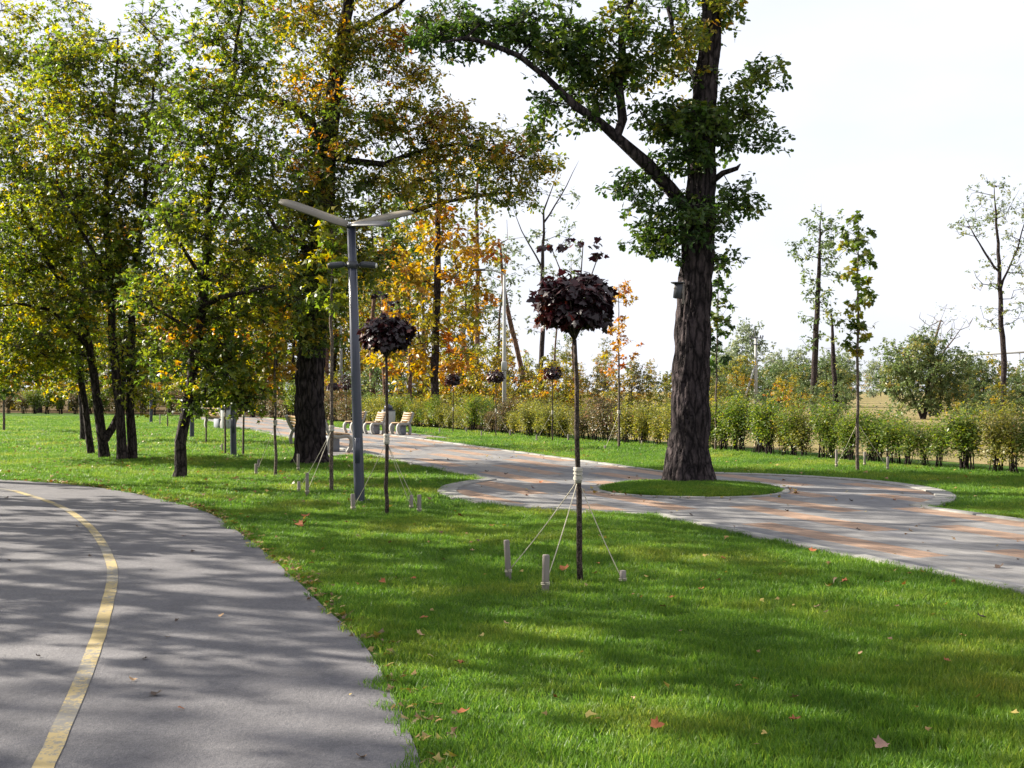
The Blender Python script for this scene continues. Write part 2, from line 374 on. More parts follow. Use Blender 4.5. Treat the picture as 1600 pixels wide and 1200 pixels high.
# painted line, a ribbon with worn edges
NL = normals2(LINE); wob = np.random.default_rng(4).normal(0, .0015, len(LINE))
L1 = LINE + NL * (.045 + wob)[:, None]; L2 = LINE - NL * (.045 - wob)[:, None]
k = len(LINE); V = np.vstack([np.c_[L1, np.full(k, .016)], np.c_[L2, np.full(k, .016)]]); i = np.arange(k - 1)
tag(link('yellow_line', np_mesh('yellow_line', V, [np.stack([i, k + i, k + i + 1, i + 1], 1)]), M['yellow']), kind='structure')

# kerb stones, flush edging of the promenade
def kerb_mesh(L, w): 
    b = MB().box((0, 0, -.012), (L, w, .09), bev=.008)
    me = np_mesh('kerb_stone', np.vstack(b.V), [np.vstack(b.Q)]); me.materials.append(M['kerb']); return me
KS, KA, KI = kerb_mesh(.99, .17), kerb_mesh(.485, .30), kerb_mesh(.355, .12)
rk = random.Random(5)
def kerb(me, p, ang, parent):
    o = bpy.data.objects.new('kerb_stone', me); COL.objects.link(o); o.parent = parent
    o.location = (p[0], p[1], rk.uniform(-.004, .004)); o.rotation_euler = (rk.uniform(-.004, .004), rk.uniform(-.006, .006), ang + rk.uniform(-.004, .004))
for segs, inw in ((NEAR_SEGS, VD), (FAR_SEGS, -VD)):
    for s in segs:
        if s[0] == 's':
            a, b = s[1], s[2]; L = np.linalg.norm(b - a); n_ = int(L)
            for q in range(n_):
                p = a + (b - a) * (q + .5) / n_ + inw * .085
                kerb(KS, p, math.atan2(UD[1], UD[0]), prom)
        else:
            A = s[1]; seg = np.linalg.norm(np.diff(A, axis=0), axis=1); tot = seg.sum(); cum = np.r_[0, np.cumsum(seg)]; n_ = int(tot / .5)
            for q in range(n_):
                t = (q + .5) / n_ * tot; p = np.array([np.interp(t, cum, A[:, 0]), np.interp(t, cum, A[:, 1])]); rad = (p - CC) / np.linalg.norm(p - CC)
                kerb(KA, CC + rad * (CR - .15), math.atan2(rad[1], rad[0]) + math.pi / 2, prom)
# tree island: low grassy mound inside a ring of small kerb stones
rr = np.linspace(0, 1, 9); th = np.arange(40) * 2 * math.pi / 40
V = np.array([(ISL_R * r_ * math.cos(t), ISL_R * r_ * math.sin(t), .02 + .07 * (1 - r_ ** 2.2)) for r_ in rr for t in th]); n40 = 40
i = np.arange(8)[:, None] * n40; j = np.arange(n40)[None, :]; jn = (j + 1) % n40
isl = link('tree_island', np_mesh('tree_island', V, [np.stack([i + j, i + n40 + j, i + n40 + jn, i + jn], -1).reshape(-1, 4)], True), M['soil'])
isl.location = (ISL_C[0], ISL_C[1], 0); tag(isl, kind='structure')
for q in range(26):
    t = q / 26 * 2 * math.pi
    kerb(KI, (1.5 * math.cos(t), 1.5 * math.sin(t)), t + math.pi / 2, isl)

# ------------------------------------------------------------------ grass: small clumps set on points
def clump(seed, nb, rad, h0, h1):
    r = np.random.default_rng(seed); V = []; T = []; A = []
    for q in range(nb):
        a = r.uniform(0, 2 * math.pi); d_ = rad * math.sqrt(r.uniform()); x, y = d_ * math.cos(a), d_ * math.sin(a)
        h = r.uniform(h0, h1); w = r.uniform(.0016, .0030); f = r.uniform(0, 2 * math.pi); fx, fy = math.cos(f), math.sin(f); le = r.uniform(.1, .75) * h; la = r.uniform(0, 2 * math.pi)
        lx, ly = le * math.cos(la), le * math.sin(la); t = r.uniform(); o = len(V)
        V += [(x - fx * w, y - fy * w, 0), (x + fx * w, y + fy * w, 0), (x + lx * .35 - fx * w * .8, y + ly * .35 - fy * w * .8, h * .55), (x + lx * .35 + fx * w * .8, y + ly * .35 + fy * w * .8, h * .55), (x + lx, y + ly, h * r.uniform(.8, 1))]
        T += [(o, o + 1, o + 3), (o, o + 3, o + 2), (o + 2, o + 3, o + 4)]; A += [t] * 5
    me = np_mesh('grass_clump', V, [T], False, A); me.materials.append(M['grass'])
    return bpy.data.objects.new('grass_clump', me)
CL = [clump(20 + q, 64, .085, .03, .062) for q in range(4)]
rg = np.random.default_rng(11)
def wob2(P, s, a):   # cheap smooth wobble
    return a * (np.sin(P[:, 0] * s + 1.3 * np.sin(P[:, 1] * s * .7)) + np.sin(P[:, 1] * s * 1.3 + 2 * np.sin(P[:, 0] * s * .9)))
def lawn_points(d0, d1, dens, slope=.56, left_pad=3.0):
    xmax = d1 * slope + left_pad; n_ = int(2 * xmax * (d1 - d0) * dens)
    P = np.c_[rg.uniform(-xmax, xmax, n_), rg.uniform(d0, d1, n_)]
    P = P[np.abs(P[:, 0]) < P[:, 1] * slope + left_pad]
    Q = P + np.c_[wob2(P, 9, .02), wob2(P[:, ::-1], 8, .02)]
    shr = inside(Q - rg.uniform(-.03, .10, (len(Q), 1)) * np.array((1.0, .4)) - np.c_[wob2(P, 3.1, .022), np.zeros(len(P))], BIKE_POLY) | inside(Q, PROM_POLY) | inside(P, PAD_POLY) | inside(P, PAD2_POLY)
    P = P[~shr]
    hx = np.interp(P[:, 1], HL[:, 1], HL[:, 0]); P = P[P[:, 0] < hx + .6]
    return P
parts_ = [(lawn_points(2.6, 8.5, 230), 1.0), (lawn_points(8.5, 16, 120), 1.15), (lawn_points(16, 30, 46), 1.55), (lawn_points(30, 72, 9), 2.6)]
PI_ = rg.uniform(-ISL_R, ISL_R, (1700, 2)); PI_ = PI_[(PI_ ** 2).sum(1) < (ISL_R - .03) ** 2]
P3 = [np.c_[p, np.zeros(len(p))] for p, s in parts_] + [np.c_[PI_ + ISL_C, .02 + .07 * (1 - ((PI_ ** 2).sum(1) / ISL_R ** 2) ** 1.1)]]
SS = [np.full(len(p), s) for p, s in parts_] + [np.full(len(PI_), 1.1)]
P3 = np.vstack(P3); SS = np.concatenate(SS) * rg.uniform(.8, 1.2, len(P3))
me = bpy.data.meshes.new('lawn_grass'); me.vertices.add(len(P3)); me.vertices.foreach_set('co', P3.astype(np.float32).ravel())
a = me.attributes.new('rot', 'FLOAT_VECTOR', 'POINT'); a.data.foreach_set('vector', np.c_[rg.normal(0, .08, len(P3)), rg.normal(0, .08, len(P3)), rg.uniform(0, 6.283, len(P3))].astype(np.float32).ravel())
hz = 1 + .22 * np.sin(P3[:, 0] * 1.7 + 2 * np.sin(P3[:, 1] * .8)) * np.sin(P3[:, 1] * 1.3)
a = me.attributes.new('scl', 'FLOAT_VECTOR', 'POINT'); a.data.foreach_set('vector', np.c_[SS, SS, SS ** .35 * hz * rg.uniform(.8, 1.15, len(P3))].astype(np.float32).ravel())
a = me.attributes.new('pick', 'INT', 'POINT'); a.data.foreach_set('value', rg.integers(0, 4, len(P3)).astype(np.int32))
me.update()
go = link('lawn_grass', me); tag(go, 'short mown green grass covering the lawn', 'grass', kind='stuff')
ng = bpy.data.node_groups.new('grass_scatter', 'GeometryNodeTree')
ng.interface.new_socket('Geometry', in_out='INPUT', socket_type='NodeSocketGeometry'); ng.interface.new_socket('Geometry', in_out='OUTPUT', socket_type='NodeSocketGeometry')
gi = ng.nodes.new('NodeGroupInput'); gout = ng.nodes.new('NodeGroupOutput'); jg = ng.nodes.new('GeometryNodeJoinGeometry'); ip = ng.nodes.new('GeometryNodeInstanceOnPoints')
for c in CL:
    oi = ng.nodes.new('GeometryNodeObjectInfo'); oi.inputs['Object'].default_value = c; oi.inputs['As Instance'].default_value = True
    ng.links.new(oi.outputs['Geometry'], jg.inputs[0])
def named(t, nm):
    na_ = ng.nodes.new('GeometryNodeInputNamedAttribute'); na_.data_type = t; na_.inputs['Name'].default_value = nm; return na_.outputs['Attribute']
ip.inputs['Pick Instance'].default_value = True
ng.links.new(gi.outputs[0], ip.inputs['Points']); ng.links.new(jg.outputs[0], ip.inputs['Instance'])
ng.links.new(named('INT', 'pick'), ip.inputs['Instance Index']); ng.links.new(named('FLOAT_VECTOR', 'rot'), ip.inputs['Rotation']); ng.links.new(named('FLOAT_VECTOR', 'scl'), ip.inputs['Scale'])
ng.links.new(ip.outputs[0], gout.inputs[0])
gm = go.modifiers.new('scatter', 'NODES'); gm.node_group = ng
# ------------------------------------------------------------------ leaves and trees
def T_simple():   # folded pointed oval
    return np.array([(0, 0, 0), (.5, 0, -.06), (1, 0, -.12), (.45, .27, .04), (.45, -.27, .04)]), np.array([(0, 4, 1), (4, 2, 1), (1, 2, 3), (0, 1, 3)])
def T_oak():      # wavy lobed oak leaf, widest past the middle
    o = [(0, 0), (.28, .13), (.38, .08), (.58, .27), (.68, .19), (.85, .22), (1, 0), (.85, -.22), (.68, -.19), (.58, -.27), (.38, -.08), (.28, -.13)]
    V = np.array([(x, y, .10 * abs(y) * 2 - .10 * x * x) for x, y in o] + [(.55, 0, -.05)])
    return V, np.array([(12, (k + 1) % 12, k)[::-1] for k in range(12)])
def T_maple():    # five-lobed maple leaf
    o = [(0, 0), (.02, .30), (-.06, .46), (.26, .42), (.42, .62), (.52, .26), (.72, .24), (1, 0), (.72, -.24), (.52, -.26), (.42, -.62), (.26, -.42), (-.06, -.46), (.02, -.30)]
    V = np.array([(x, y, -.16 * (x * x + y * y) + .05 * abs(y)) for x, y in o] + [(.3, 0, .03)])
    return V, np.array([(14, k, (k + 1) % 14) for k in range(14)])
def T_star():     # five-lobed leaf in few faces
    o = [(0, 0), (.22, .46), (.46, .18), (1, 0), (.46, -.18), (.22, -.46)]
    V = np.array([(x, y, -.12 * (x * x + y * y)) for x, y in o] + [(.3, 0, .03)])
    return V, np.array([(6, k, (k + 1) % 6) for k in range(6)])
TPL = {'simple': T_simple(), 'oak': T_oak(), 'maple': T_maple(), 'star': T_star()}

def leaf_mesh(P, size, tint, tpl, rng, up=.6, out=None, outw=0.0, droop=.3):
    TV, TF = TPL[tpl]; n = len(P)
    N = rng.normal(0, 1, (n, 3)); N[:, 2] = np.abs(N[:, 2]) * .7 + up
    if out is not None: N += out * outw
    N /= np.linalg.norm(N, axis=1)[:, None]
    D = rng.normal(0, 1, (n, 3)); D[:, 2] -= droop
    if out is not None: D += out * outw * 1.2
    D -= N * (D * N).sum(1)[:, None]; D /= np.linalg.norm(D, axis=1)[:, None] + 1e-9
    B = np.cross(N, D)
    S = np.asarray(size)[:, None, None]
    wv = rng.uniform(.8, 1.15, n)[:, None, None]
    V = P[:, None, :] + S * (TV[None, :, 0:1] * D[:, None, :] + TV[None, :, 1:2] * wv * B[:, None, :] + TV[None, :, 2:3] * N[:, None, :])
    k = len(TV); F = (TF[None] + (np.arange(n) * k)[:, None, None]).reshape(-1, 3)
    return np_mesh('crown', V.reshape(-1, 3), [F], False, np.repeat(tint, k))

def grow(skel, clusters, rng, step=.45, tip=.006, power=2.3, down=.8, wig=.05):
    """skeleton polylines (x,y,z,r) plus twigs that reach every cluster; returns positions, parents, radii, hint radii, tips"""
    pos, par, hint = [], [], []
    for s in skel:
        s = np.asarray(s, float)
        if pos:
            q = int(np.argmin(((np.array(pos) - s[0, :3]) ** 2).sum(1))); last = q
        else: last = -1
        seg = []
        for a, b in zip(s[:-1], s[1:]):
            m = max(1, int(np.linalg.norm(b[:3] - a[:3]) / step))
            for t in np.arange(m) / m: seg.append(a + (b - a) * t)
        seg.append(s[-1])
        for t_, v in enumerate(seg):
            if last >= 0 and t_ == 0: continue
            j = rng.normal(0, wig * .35, 3) if 0 < t_ < len(seg) - 1 else 0
            pos.append(v[:3] + j); par.append(last); hint.append(v[3]); last = len(pos) - 1
    n_sk = len(pos)
    X = np.zeros((n_sk + len(clusters) * 24 + 10, 3)); X[:n_sk] = pos; cnt = n_sk
    C = np.asarray(clusters, float)
    if len(C):
        z_lo = min(p[2] for p in pos)
        dmin = np.array([((X[:cnt] - c) ** 2).sum(1).min() for c in C])
        for ci in np.argsort(dmin):
            c = C[ci]; dv = X[:cnt] - c; dist = np.sqrt((dv ** 2).sum(1))
            cost = dist + down * np.maximum(0, dv[:, 2] + .25 * dist) + .5 * np.maximum(0, (z_lo + .8) - X[:cnt, 2])
            q = int(np.argmin(cost)); p0 = X[q]; L = np.linalg.norm(c - p0); m = min(20, max(1, int(L / step)))
            bow = np.array((0, 0, -.10 * L)) + rng.normal(0, .05 * L, 3)
            last = q
            for t in np.arange(1, m + 1) / m:
                X[cnt] = p0 + (c - p0) * t + bow * math.sin(math.pi * t) + (rng.normal(0, wig, 3) if t < 1 else 0)
                par.append(last); hint.append(0.0); last = cnt; cnt += 1
    X = X[:cnt]; par = np.array(par); hint = np.array(hint)
    acc = np.zeros(cnt); haskid = np.zeros(cnt, bool); haskid[par[par >= 0]] = True
    acc[~haskid] = tip ** power
    for q in range(cnt - 1, 0, -1):
        if par[q] >= 0: acc[par[q]] += acc[q]
    rad = acc ** (1 / power); rad = np.where(hint > 0, hint, np.maximum(rad, tip))
    for q in range(cnt):      # a twig is never thicker than what carries it
        if par[q] >= 0 and hint[q] == 0: rad[q] = min(rad[q], rad[par[q]] * .85)
    return X, par, rad

def branch_mesh(X, par, rad, rng, bark=False, sides=(4, 6, 10)):
    n = len(X); kids = [[] for _ in range(n)]
    for q in range(n):
        if par[q] >= 0: kids[par[q]].append(q)
    starts = [(q, -1) for q in range(n) if par[q] < 0]; b = MB(); done = 0
    while starts:
        s, p = starts.pop(); ch = [] if p < 0 else [p]; cur = s
        while True:
            ch.append(cur); ks = kids[cur]
            if not ks: break
            ks = sorted(ks, key=lambda k_: -rad[k_]); starts += [(k_, cur) for k_ in ks[1:]]; cur = ks[0]
        if len(ch) < 2: continue
        P = X[ch]; rr_ = rad[ch].copy()
        if p >= 0: rr_[0] = min(rr_[0], rr_[1] * 1.25)
        rr_[-1] *= .6
        big = rr_.max()
        if bark and p < 0:
            seg = np.r_[0, np.cumsum(np.linalg.norm(np.diff(P, axis=0), axis=1))]; t = np.arange(0, seg[-1], .045)
            P = np.stack([np.interp(t, seg, P[:, k_]) for k_ in range(3)], 1); rr_ = np.interp(t, seg, rr_)
            # smooth the bends
            for _ in range(12): P[1:-1] = (P[:-2] + 2 * P[1:-1] + P[2:]) / 4
            ns_ = 84; V, Q = tube_np(P, rr_, ns_)
            th_ = np.tile(np.arange(ns_) * 2 * math.pi / ns_, len(P)); zz = np.repeat(t, ns_); ph = rng.uniform(0, 6.28, 8)
            w = 1.6 * np.sin(zz * 2.1 + ph[0] + 2 * np.sin(th_ + ph[1])) + .9 * np.sin(zz * 5.3 + ph[2] + 3 * np.sin(2 * th_ + ph[3]))
            ridge = np.abs(np.sin(10 * th_ + w)) * (.65 + .35 * np.sin(zz * 9 + 3 * np.sin(3 * th_ + ph[4]))) + .5 * np.abs(np.sin(17 * th_ - 1.3 * w + ph[5]))
            flare = np.exp(-zz / .30) * (.14 + .16 * np.sin(5 * th_ + ph[6]) + .10 * np.sin(3 * th_ + ph[7]))
            lump = .035 * np.sin(2 * th_ + zz * 1.1 + ph[6]) + .03 * np.sin(3 * th_ - zz * .8 + ph[7])
            rw = np.repeat(rr_, ns_); off = rw * (flare + lump) + .055 * np.minimum(1, rw / .25) * (ridge ** .7 - .75) + rng.normal(0, .0025, len(rw))
            ctr = np.repeat(P, ns_, axis=0); dirn = (V - ctr) / (rw[:, None] + 1e-9); b.add(V + dirn * off[:, None], Q)
        else:
            ns_ = sides[0] if big < .012 else sides[1] if big < .05 else sides[2]
            V, Q = tube_np(P, rr_, ns_)
            if big > .06: V = V + rng.normal(0, .006, V.shape)
            b.add(V, Q)
    return np_mesh('trunk', np.vstack(b.V), [np.vstack(b.Q)], True)

def fill(blobs, rng, dens=1.0):
    """cluster centres spread through ellipsoids (cx,cy,cz,rx,ry,rz,n), more towards the outside"""
    out = []
    for (x, y, z, rx, ry, rz, n) in blobs:
        n = max(1, int(n * dens)); v = rng.normal(0, 1, (n, 3)); v /= np.linalg.norm(v, axis=1)[:, None]
        r = rng.uniform(.12, 1, n) ** .5; out.append(np.array((x, y, z)) + v * r[:, None] * np.array((rx, ry, rz)))
    return np.vstack(out)

def make_tree(name, label, cat, base, skel, blobs, leafmat, barkmat, seed, leaf='simple', size=.11, per=38, spread=.34, tint=(.1, .5), tint_cl=.18, step=.45, tip=.006,
              bark=False, group=None, up=.6, down=.8, dens=1.0, extra_tint=None, wig=.05, bare=0.0, droop=.3, sub=9):
    rng = np.random.default_rng(seed)
    C = fill(blobs, rng, dens)
    C = C[C[:, 2] > .35]
    X, par, rad = grow(skel, C, rng, step, tip, wig=wig, down=down)
    root = empty(name, (base[0], base[1], base[2] if len(base) > 2 else 0.0)); tag(root, label, cat, group)
    link('trunk', branch_mesh(X, par, rad, rng, bark), barkmat, root)
    L, tn, sz, OUT = [], [], [], []; tw = MB()
    keep = rng.uniform(size=len(C)) >= bare
    for c in C[keep]:
        k = max(3, int(per * rng.uniform(.55, 1.45))); s = spread * rng.uniform(.7, 1.25)
        m_ = max(2, k // sub); sp = np.clip(rng.normal(0, 1, (m_, 3)), -1.7, 1.7) * np.array((s, s, s * .62)) * .60 + c
        for e_ in sp:
            if tip < .01: tw.tube([c, (c + e_) / 2 + rng.normal(0, .02, 3), e_], [tip * .8, tip * .6, tip * .35], 3, False)
        w_ = rng.integers(0, m_, k); dv_ = rng.normal(0, 1, (k, 3)); dv_ += (sp[w_] - c) / (s + .01) * .8; dv_ /= np.linalg.norm(dv_, axis=1)[:, None]
        p = sp[w_] + dv_ * size * rng.uniform(.05, .75, k)[:, None]; OUT.append(dv_)
        base_t = rng.uniform(*tint) + rng.normal(0, tint_cl)
        if extra_tint is not None: base_t += extra_tint(c)
        L.append(p); tn.append(np.clip(base_t + rng.normal(0, .075, k), 0.01, .99)); sz.append(size * rng.uniform(.65, 1.2, k))
    L, tn, sz = np.vstack(L), np.concatenate(tn), np.concatenate(sz)
    OUT = np.vstack(OUT); ok = L[:, 2] > .1
    cr_ = link('crown', leaf_mesh(L[ok], sz[ok], tn[ok], leaf, rng, up, OUT[ok], .55, droop), leafmat, root)
    if tw.V: tag(tw.build('twigs', barkmat, cr_, False), kind='stuff')
    return root

def px_skel(pts, d, base, dy=0.0, dd=None):
    """photo-traced centreline (px, py, width px[, extra depth]) at distance d -> local polyline"""
    out = []
    for p in pts:
        e = p[3] if len(p) > 3 else 0.0
        w = Wp(p[0], p[1], d + e) - np.array((base[0], base[1], 0)); out.append((w[0], w[1], w[2], max(.006, p[2] / 2 * (d + e) / FPX)))
    if dy == 0 and abs(out[0][2]) < .6: out[0] = (out[0][0], out[0][1], -.05, out[0][3])
    return out
def px_blobs(bl, d, base):
    out = []
    for (px, py, rx, rz, ry, n, *e) in bl:
        dd = d + (e[0] if e else 0); w = Wp(px, py, dd) - np.array((base[0], base[1], 0)); s = dd / FPX
        out.append((w[0], w[1], w[2], rx * s, ry, rz * s, n))
    return out

G1, G2, YG, YE, OR, RU, BR = (.034, .056, .013), (.080, .112, .019), (.19, .19, .028), (.36, .27, .03), (.36, .155, .02), (.25, .075, .018), (.11, .06, .025)
M['leaf_oak'] = m_leaf('leaf_oak', [(0, (.022, .045, .012)), (.35, (.042, .075, .016)), (.62, (.085, .11, .02)), (.82, (.24, .19, .03)), (1, (.26, .12, .03))], .36)
M['leaf_mix'] = m_leaf('leaf_autumn_green', [(0, G1), (.35, G2), (.58, YG), (.76, YE), (.9, OR), (1, RU)], .5)
M['leaf_big'] = m_leaf('leaf_oak_turning', [(0, (.032, .055, .013)), (.38, (.072, .10, .018)), (.6, (.16, .155, .024)), (.78, (.27, .19, .027)), (.9, (.30, .13, .025)), (1, (.20, .07, .02))], .40)
M['leaf_orange'] = m_leaf('leaf_orange', [(0, (.09, .10, .018)), (.3, (.22, .18, .03)), (.6, (.27, .155, .03)), (.85, (.25, .11, .025)), (1, RU)], .38)
M['leaf_pale'] = m_leaf('leaf_pale', [(0, (.05, .08, .03)), (.5, (.11, .14, .05)), (.8, (.20, .19, .06)), (1, (.30, .20, .06))], .35)
M['leaf_silver'] = m_leaf('leaf_silver', [(0, (.09, .12, .075)), (.5, (.16, .19, .11)), (1, (.24, .25, .14))], .3)  # willow silver-green, paled in place of haze over the far tree line
M['leaf_olive'] = m_leaf('leaf_olive_yellow', [(0, (.045, .065, .016)), (.4, (.12, .12, .025)), (.7, (.26, .20, .03)), (.9, (.32, .17, .03)), (1, (.22, .08, .03))], .40)
M['leaf_purple'] = m_leaf('leaf_dark_purple', [(0, (.010, .004, .006)), (.6, (.020, .007, .010)), (.8, (.06, .013, .014)), (1, (.13, .03, .018))], .15, .4, .4)
M['leaf_shrub'] = m_leaf('leaf_shrub_green', [(0, (.035, .065, .016)), (.45, (.085, .125, .022)), (.8, (.17, .185, .03)), (1, (.22, .13, .04))], .38)
M['leaf_shrub2'] = m_leaf('leaf_shrub_yellow', [(0, (.07, .085, .022)), (.45, (.16, .165, .035)), (.8, (.27, .22, .045)), (1, (.20, .09, .06))], .38)
M['leaf_shrub3'] = m_leaf('leaf_shrub_brown', [(0, (.04, .05, .02)), (.45, (.09, .085, .03)), (.8, (.15, .10, .05)), (1, (.16, .07, .05))], .32)
M['bark_oak'] = m_bark('bark_oak', (.014, .011, .013), (.056, .046, .048), 1.0, .045)
M['bark'] = m_bark('bark', (.018, .014, .015), (.062, .050, .048), 1.6, .025)
M['bark_pine'] = m_bark('bark_pine', (.09, .055, .04), (.20, .125, .085), 1.3, .02)
M['bark_young'] = m_bark('bark_young', (.07, .058, .048), (.19, .158, .13), 4, .006)
M['bark_dark'] = m_bark('bark_dark', (.030, .024, .022), (.105, .084, .072), 4, .006)

# ---- the big oak on the island
OB = (2.95, 19.7); OD = 19.7
oak_skel = [px_skel([(1075, 760, 84), (1076, 742, 76), (1076, 700, 62), (1079, 600, 56), (1085, 480, 50), (1089, 400, 47), (1094, 300, 44), (1098, 200, 40), (1104, 100, 34), (1109, 40, 30), (1116, -80, 30), (1112, -220, 20), (1120, -330, 8)], OD, OB),
            px_skel([(1084, 345, 27), (1062, 318, 23), (1045, 296, 21), (1012, 256, 20, -.1), (965, 216, 19, -.2), (935, 193, 14, -.25), (900, 163, 14, -.3), (858, 122, 11, -.35), (812, 86, 9, -.4), (762, 68, 7, -.5), (730, 60, 6, -.5), (690, 66, 4, -.5)], OD, OB, 1),
            px_skel([(960, 212, 18), (971, 185, 15, -.1), (968, 130, 13), (973, 60, 12, .1), (985, 0, 10, .2), (975, -90, 7, .3)], OD, OB, 1),
            px_skel([(975, 20, 8, .1), (955, -10, 6), (930, -70, 4)], OD, OB, 1),
            px_skel([(1094, 285, 12), (1130, 270, 9, -.3), (1150, 264, 7, -.4), (1157, 256, 3, -.4)], OD, OB, 1),
            px_skel([(1112, -60, 20), (1170, -140, 13, .3), (1230, -230, 8, .5)], OD, OB, 1),
            px_skel([(1112, -90, 18), (1040, -170, 12, .8), (960, -260, 7, 1.2)], OD, OB, 1),
            px_skel([(1100, 150, 14), (1080, 110, 10, 1.2), (1050, 60, 7, 2.2), (1040, -40, 4, 3)], OD, OB, 1)]
oak_bl = px_blobs([(1085, 350, 48, 48, .75, 15, -.35), (1030, 352, 36, 40, .5, 11), (1040, 385, 28, 20, .4, 5), (1148, 325, 22, 38, .5, 8), (1130, 408, 10, 8, .2, 2), (985, 292, 24, 18, .3, 5), (1010, 315, 22, 16, .3, 4),
                   (1130, 190, 62, 62, .9, 20), (1180, 112, 32, 18, .5, 7), (1203, 222, 11, 9, .2, 2), (1170, 180, 26, 40, .5, 6), (1085, 200, 48, 62, .9, 20, -.3), (1025, 190, 44, 38, .7, 13), (1060, 95, 58, 52, 1.0, 20), (1060, 250, 40, 40, .6, 8), (1128, 20, 36, 38, .9, 11),
                   (960, 130, 52, 48, .8, 18), (965, 60, 60, 50, .9, 17), (895, 88, 52, 44, .8, 17), (845, 55, 52, 38, .7, 13), (800, 35, 34, 34, .6, 7), (752, 50, 34, 30, .5, 7), (712, 45, 36, 36, .5, 9), (672, 58, 30, 40, .5, 8), (880, 30, 70, 30, .8, 9),
                   (862, 172, 24, 22, .3, 4), (900, 190, 20, 16, .3, 2), (832, 212, 14, 12, .2, 2), (905, 130, 34, 22, .4, 5),
                   (1030, -70, 120, 60, 1.6, 20), (900, -70, 110, 60, 1.4, 14), (1150, -120, 120, 90, 1.8, 20), (1000, -220, 150, 80, 2.0, 18), (1130, -280, 130, 80, 2.0, 16), (1040, -20, 60, 60, .8, 8, 2.4)], OD, OB)
make_tree('oak_tree', 'large oak with thick ridged trunk standing in the round grass island of the promenade', 'tree', OB, oak_skel, oak_bl, M['leaf_oak'], M['bark_oak'], 3, 'oak', .125, 64, .28, (.08, .5), .10, .35, .007, True, down=.5, sub=7,
          extra_tint=lambda c: .28 * math.exp(-((c[0] + .1) ** 2 + (c[2] - 7.3) ** 2) / .9) + .1 * math.exp(-((c[0] + 1.3) ** 2 + (c[2] - 7.0) ** 2) / .8))

# ---- the second big oak, left of the bench
BB = ((487 - CX) / FPX * 25.7, 25.7); BD = 25.7
big_skel = [px_skel([(488, 728, 56), (487, 712, 49), (485, 640, 44), (486, 550, 41), (494, 450, 36), (503, 360, 33), (509, 300, 31), (511, 240, 28), (524, 130, 22), (536, 50, 18), (543, 0, 16), (552, -120, 11), (560, -260, 6)], BD, BB),
            px_skel([(505, 250, 20), (485, 190, 15, -.3), (455, 163, 11, -.5), (410, 150, 8, -.8), (360, 150, 5, -1)], BD, BB, 1),
            px_skel([(510, 262, 15), (548, 250, 11, -.3), (600, 257, 9, -.1), (660, 236, 7, .2), (720, 226, 5, .3), (790, 240, 3, .3)], BD, BB, 1),
            px_skel([(500, 400, 13), (560, 352, 9, .6), (640, 330, 8, .9), (690, 318, 7, 1.0), (752, 303, 5, 1.0), (820, 300, 3, .9)], BD, BB, 1),
            px_skel([(538, 60, 10), (575, 40, 8), (620, 10, 6), (670, -40, 4)], BD, BB, 1),
            px_skel([(500, 420, 14), (470, 380, 10, -1), (430, 360, 7, -1.6), (400, 300, 4, -2)], BD, BB, 1)]
big_bl = px_blobs([(560, 90, 60, 60, 1.2, 14), (500, 60, 90, 60, 1.5, 22), (600, 60, 50, 50, 1, 10), (640, 110, 46, 30, .8, 9), (690, 30, 40, 30, .8, 6), (470, 170, 70, 60, 1.4, 20), (560, 200, 60, 45, 1.2, 16), (640, 190, 50, 40, 1.0, 14), (700, 205, 50, 42, 1.0, 16),
                   (760, 235, 56, 40, 1.0, 12), (820, 255, 42, 38, .8, 9), (720, 280, 80, 44, 1.2, 13), (640, 270, 70, 50, 1.2, 13), (800, 300, 50, 34, .8, 7), (850, 260, 16, 22, .4, 4), (480, 280, 80, 60, 1.5, 24), (560, 310, 80, 55, 1.4, 22), (470, 390, 70, 60, 1.4, 20), (500, 470, 50, 45, 1.0, 14),
                   (545, 420, 60, 60, 1.3, 14), (490, 300, 50, 60, .6, 12, -1.1), (498, 400, 50, 60, .6, 14, -1.1), (488, 485, 46, 46, .5, 12, -.9), (480, 530, 34, 20, .4, 5, -.8), (520, 180, 50, 60, .6, 9, -1.0), (520, 60, 60, 50, .6, 8, -.9), (590, 400, 50, 40, 1.0, 9, .5), (430, 330, 40, 60, 1.2, 12), (440, 480, 40, 40, 1.0, 9), (545, -60, 130, 60, 2.0, 22), (560, -170, 160, 70, 2.2, 22), (650, -100, 90, 60, 1.6, 12), (430, -20, 70, 60, 1.5, 12)], BD, BB)
make_tree('oak_tree', 'tall oak turning orange with a thick dark trunk left of the grey lamp post', 'tree', BB, big_skel, big_bl, M['leaf_big'], M['bark_oak'], 8, 'oak', .115, 70, .42, (.15, .68), .12, .45, .007, True, down=.5, sub=6, dens=1.45,
          extra_tint=lambda c: .16 * math.exp(-((c[0] - .3) ** 2 + (c[2] - 9) ** 2) / 3) + .12 * (c[0] > 1.6))

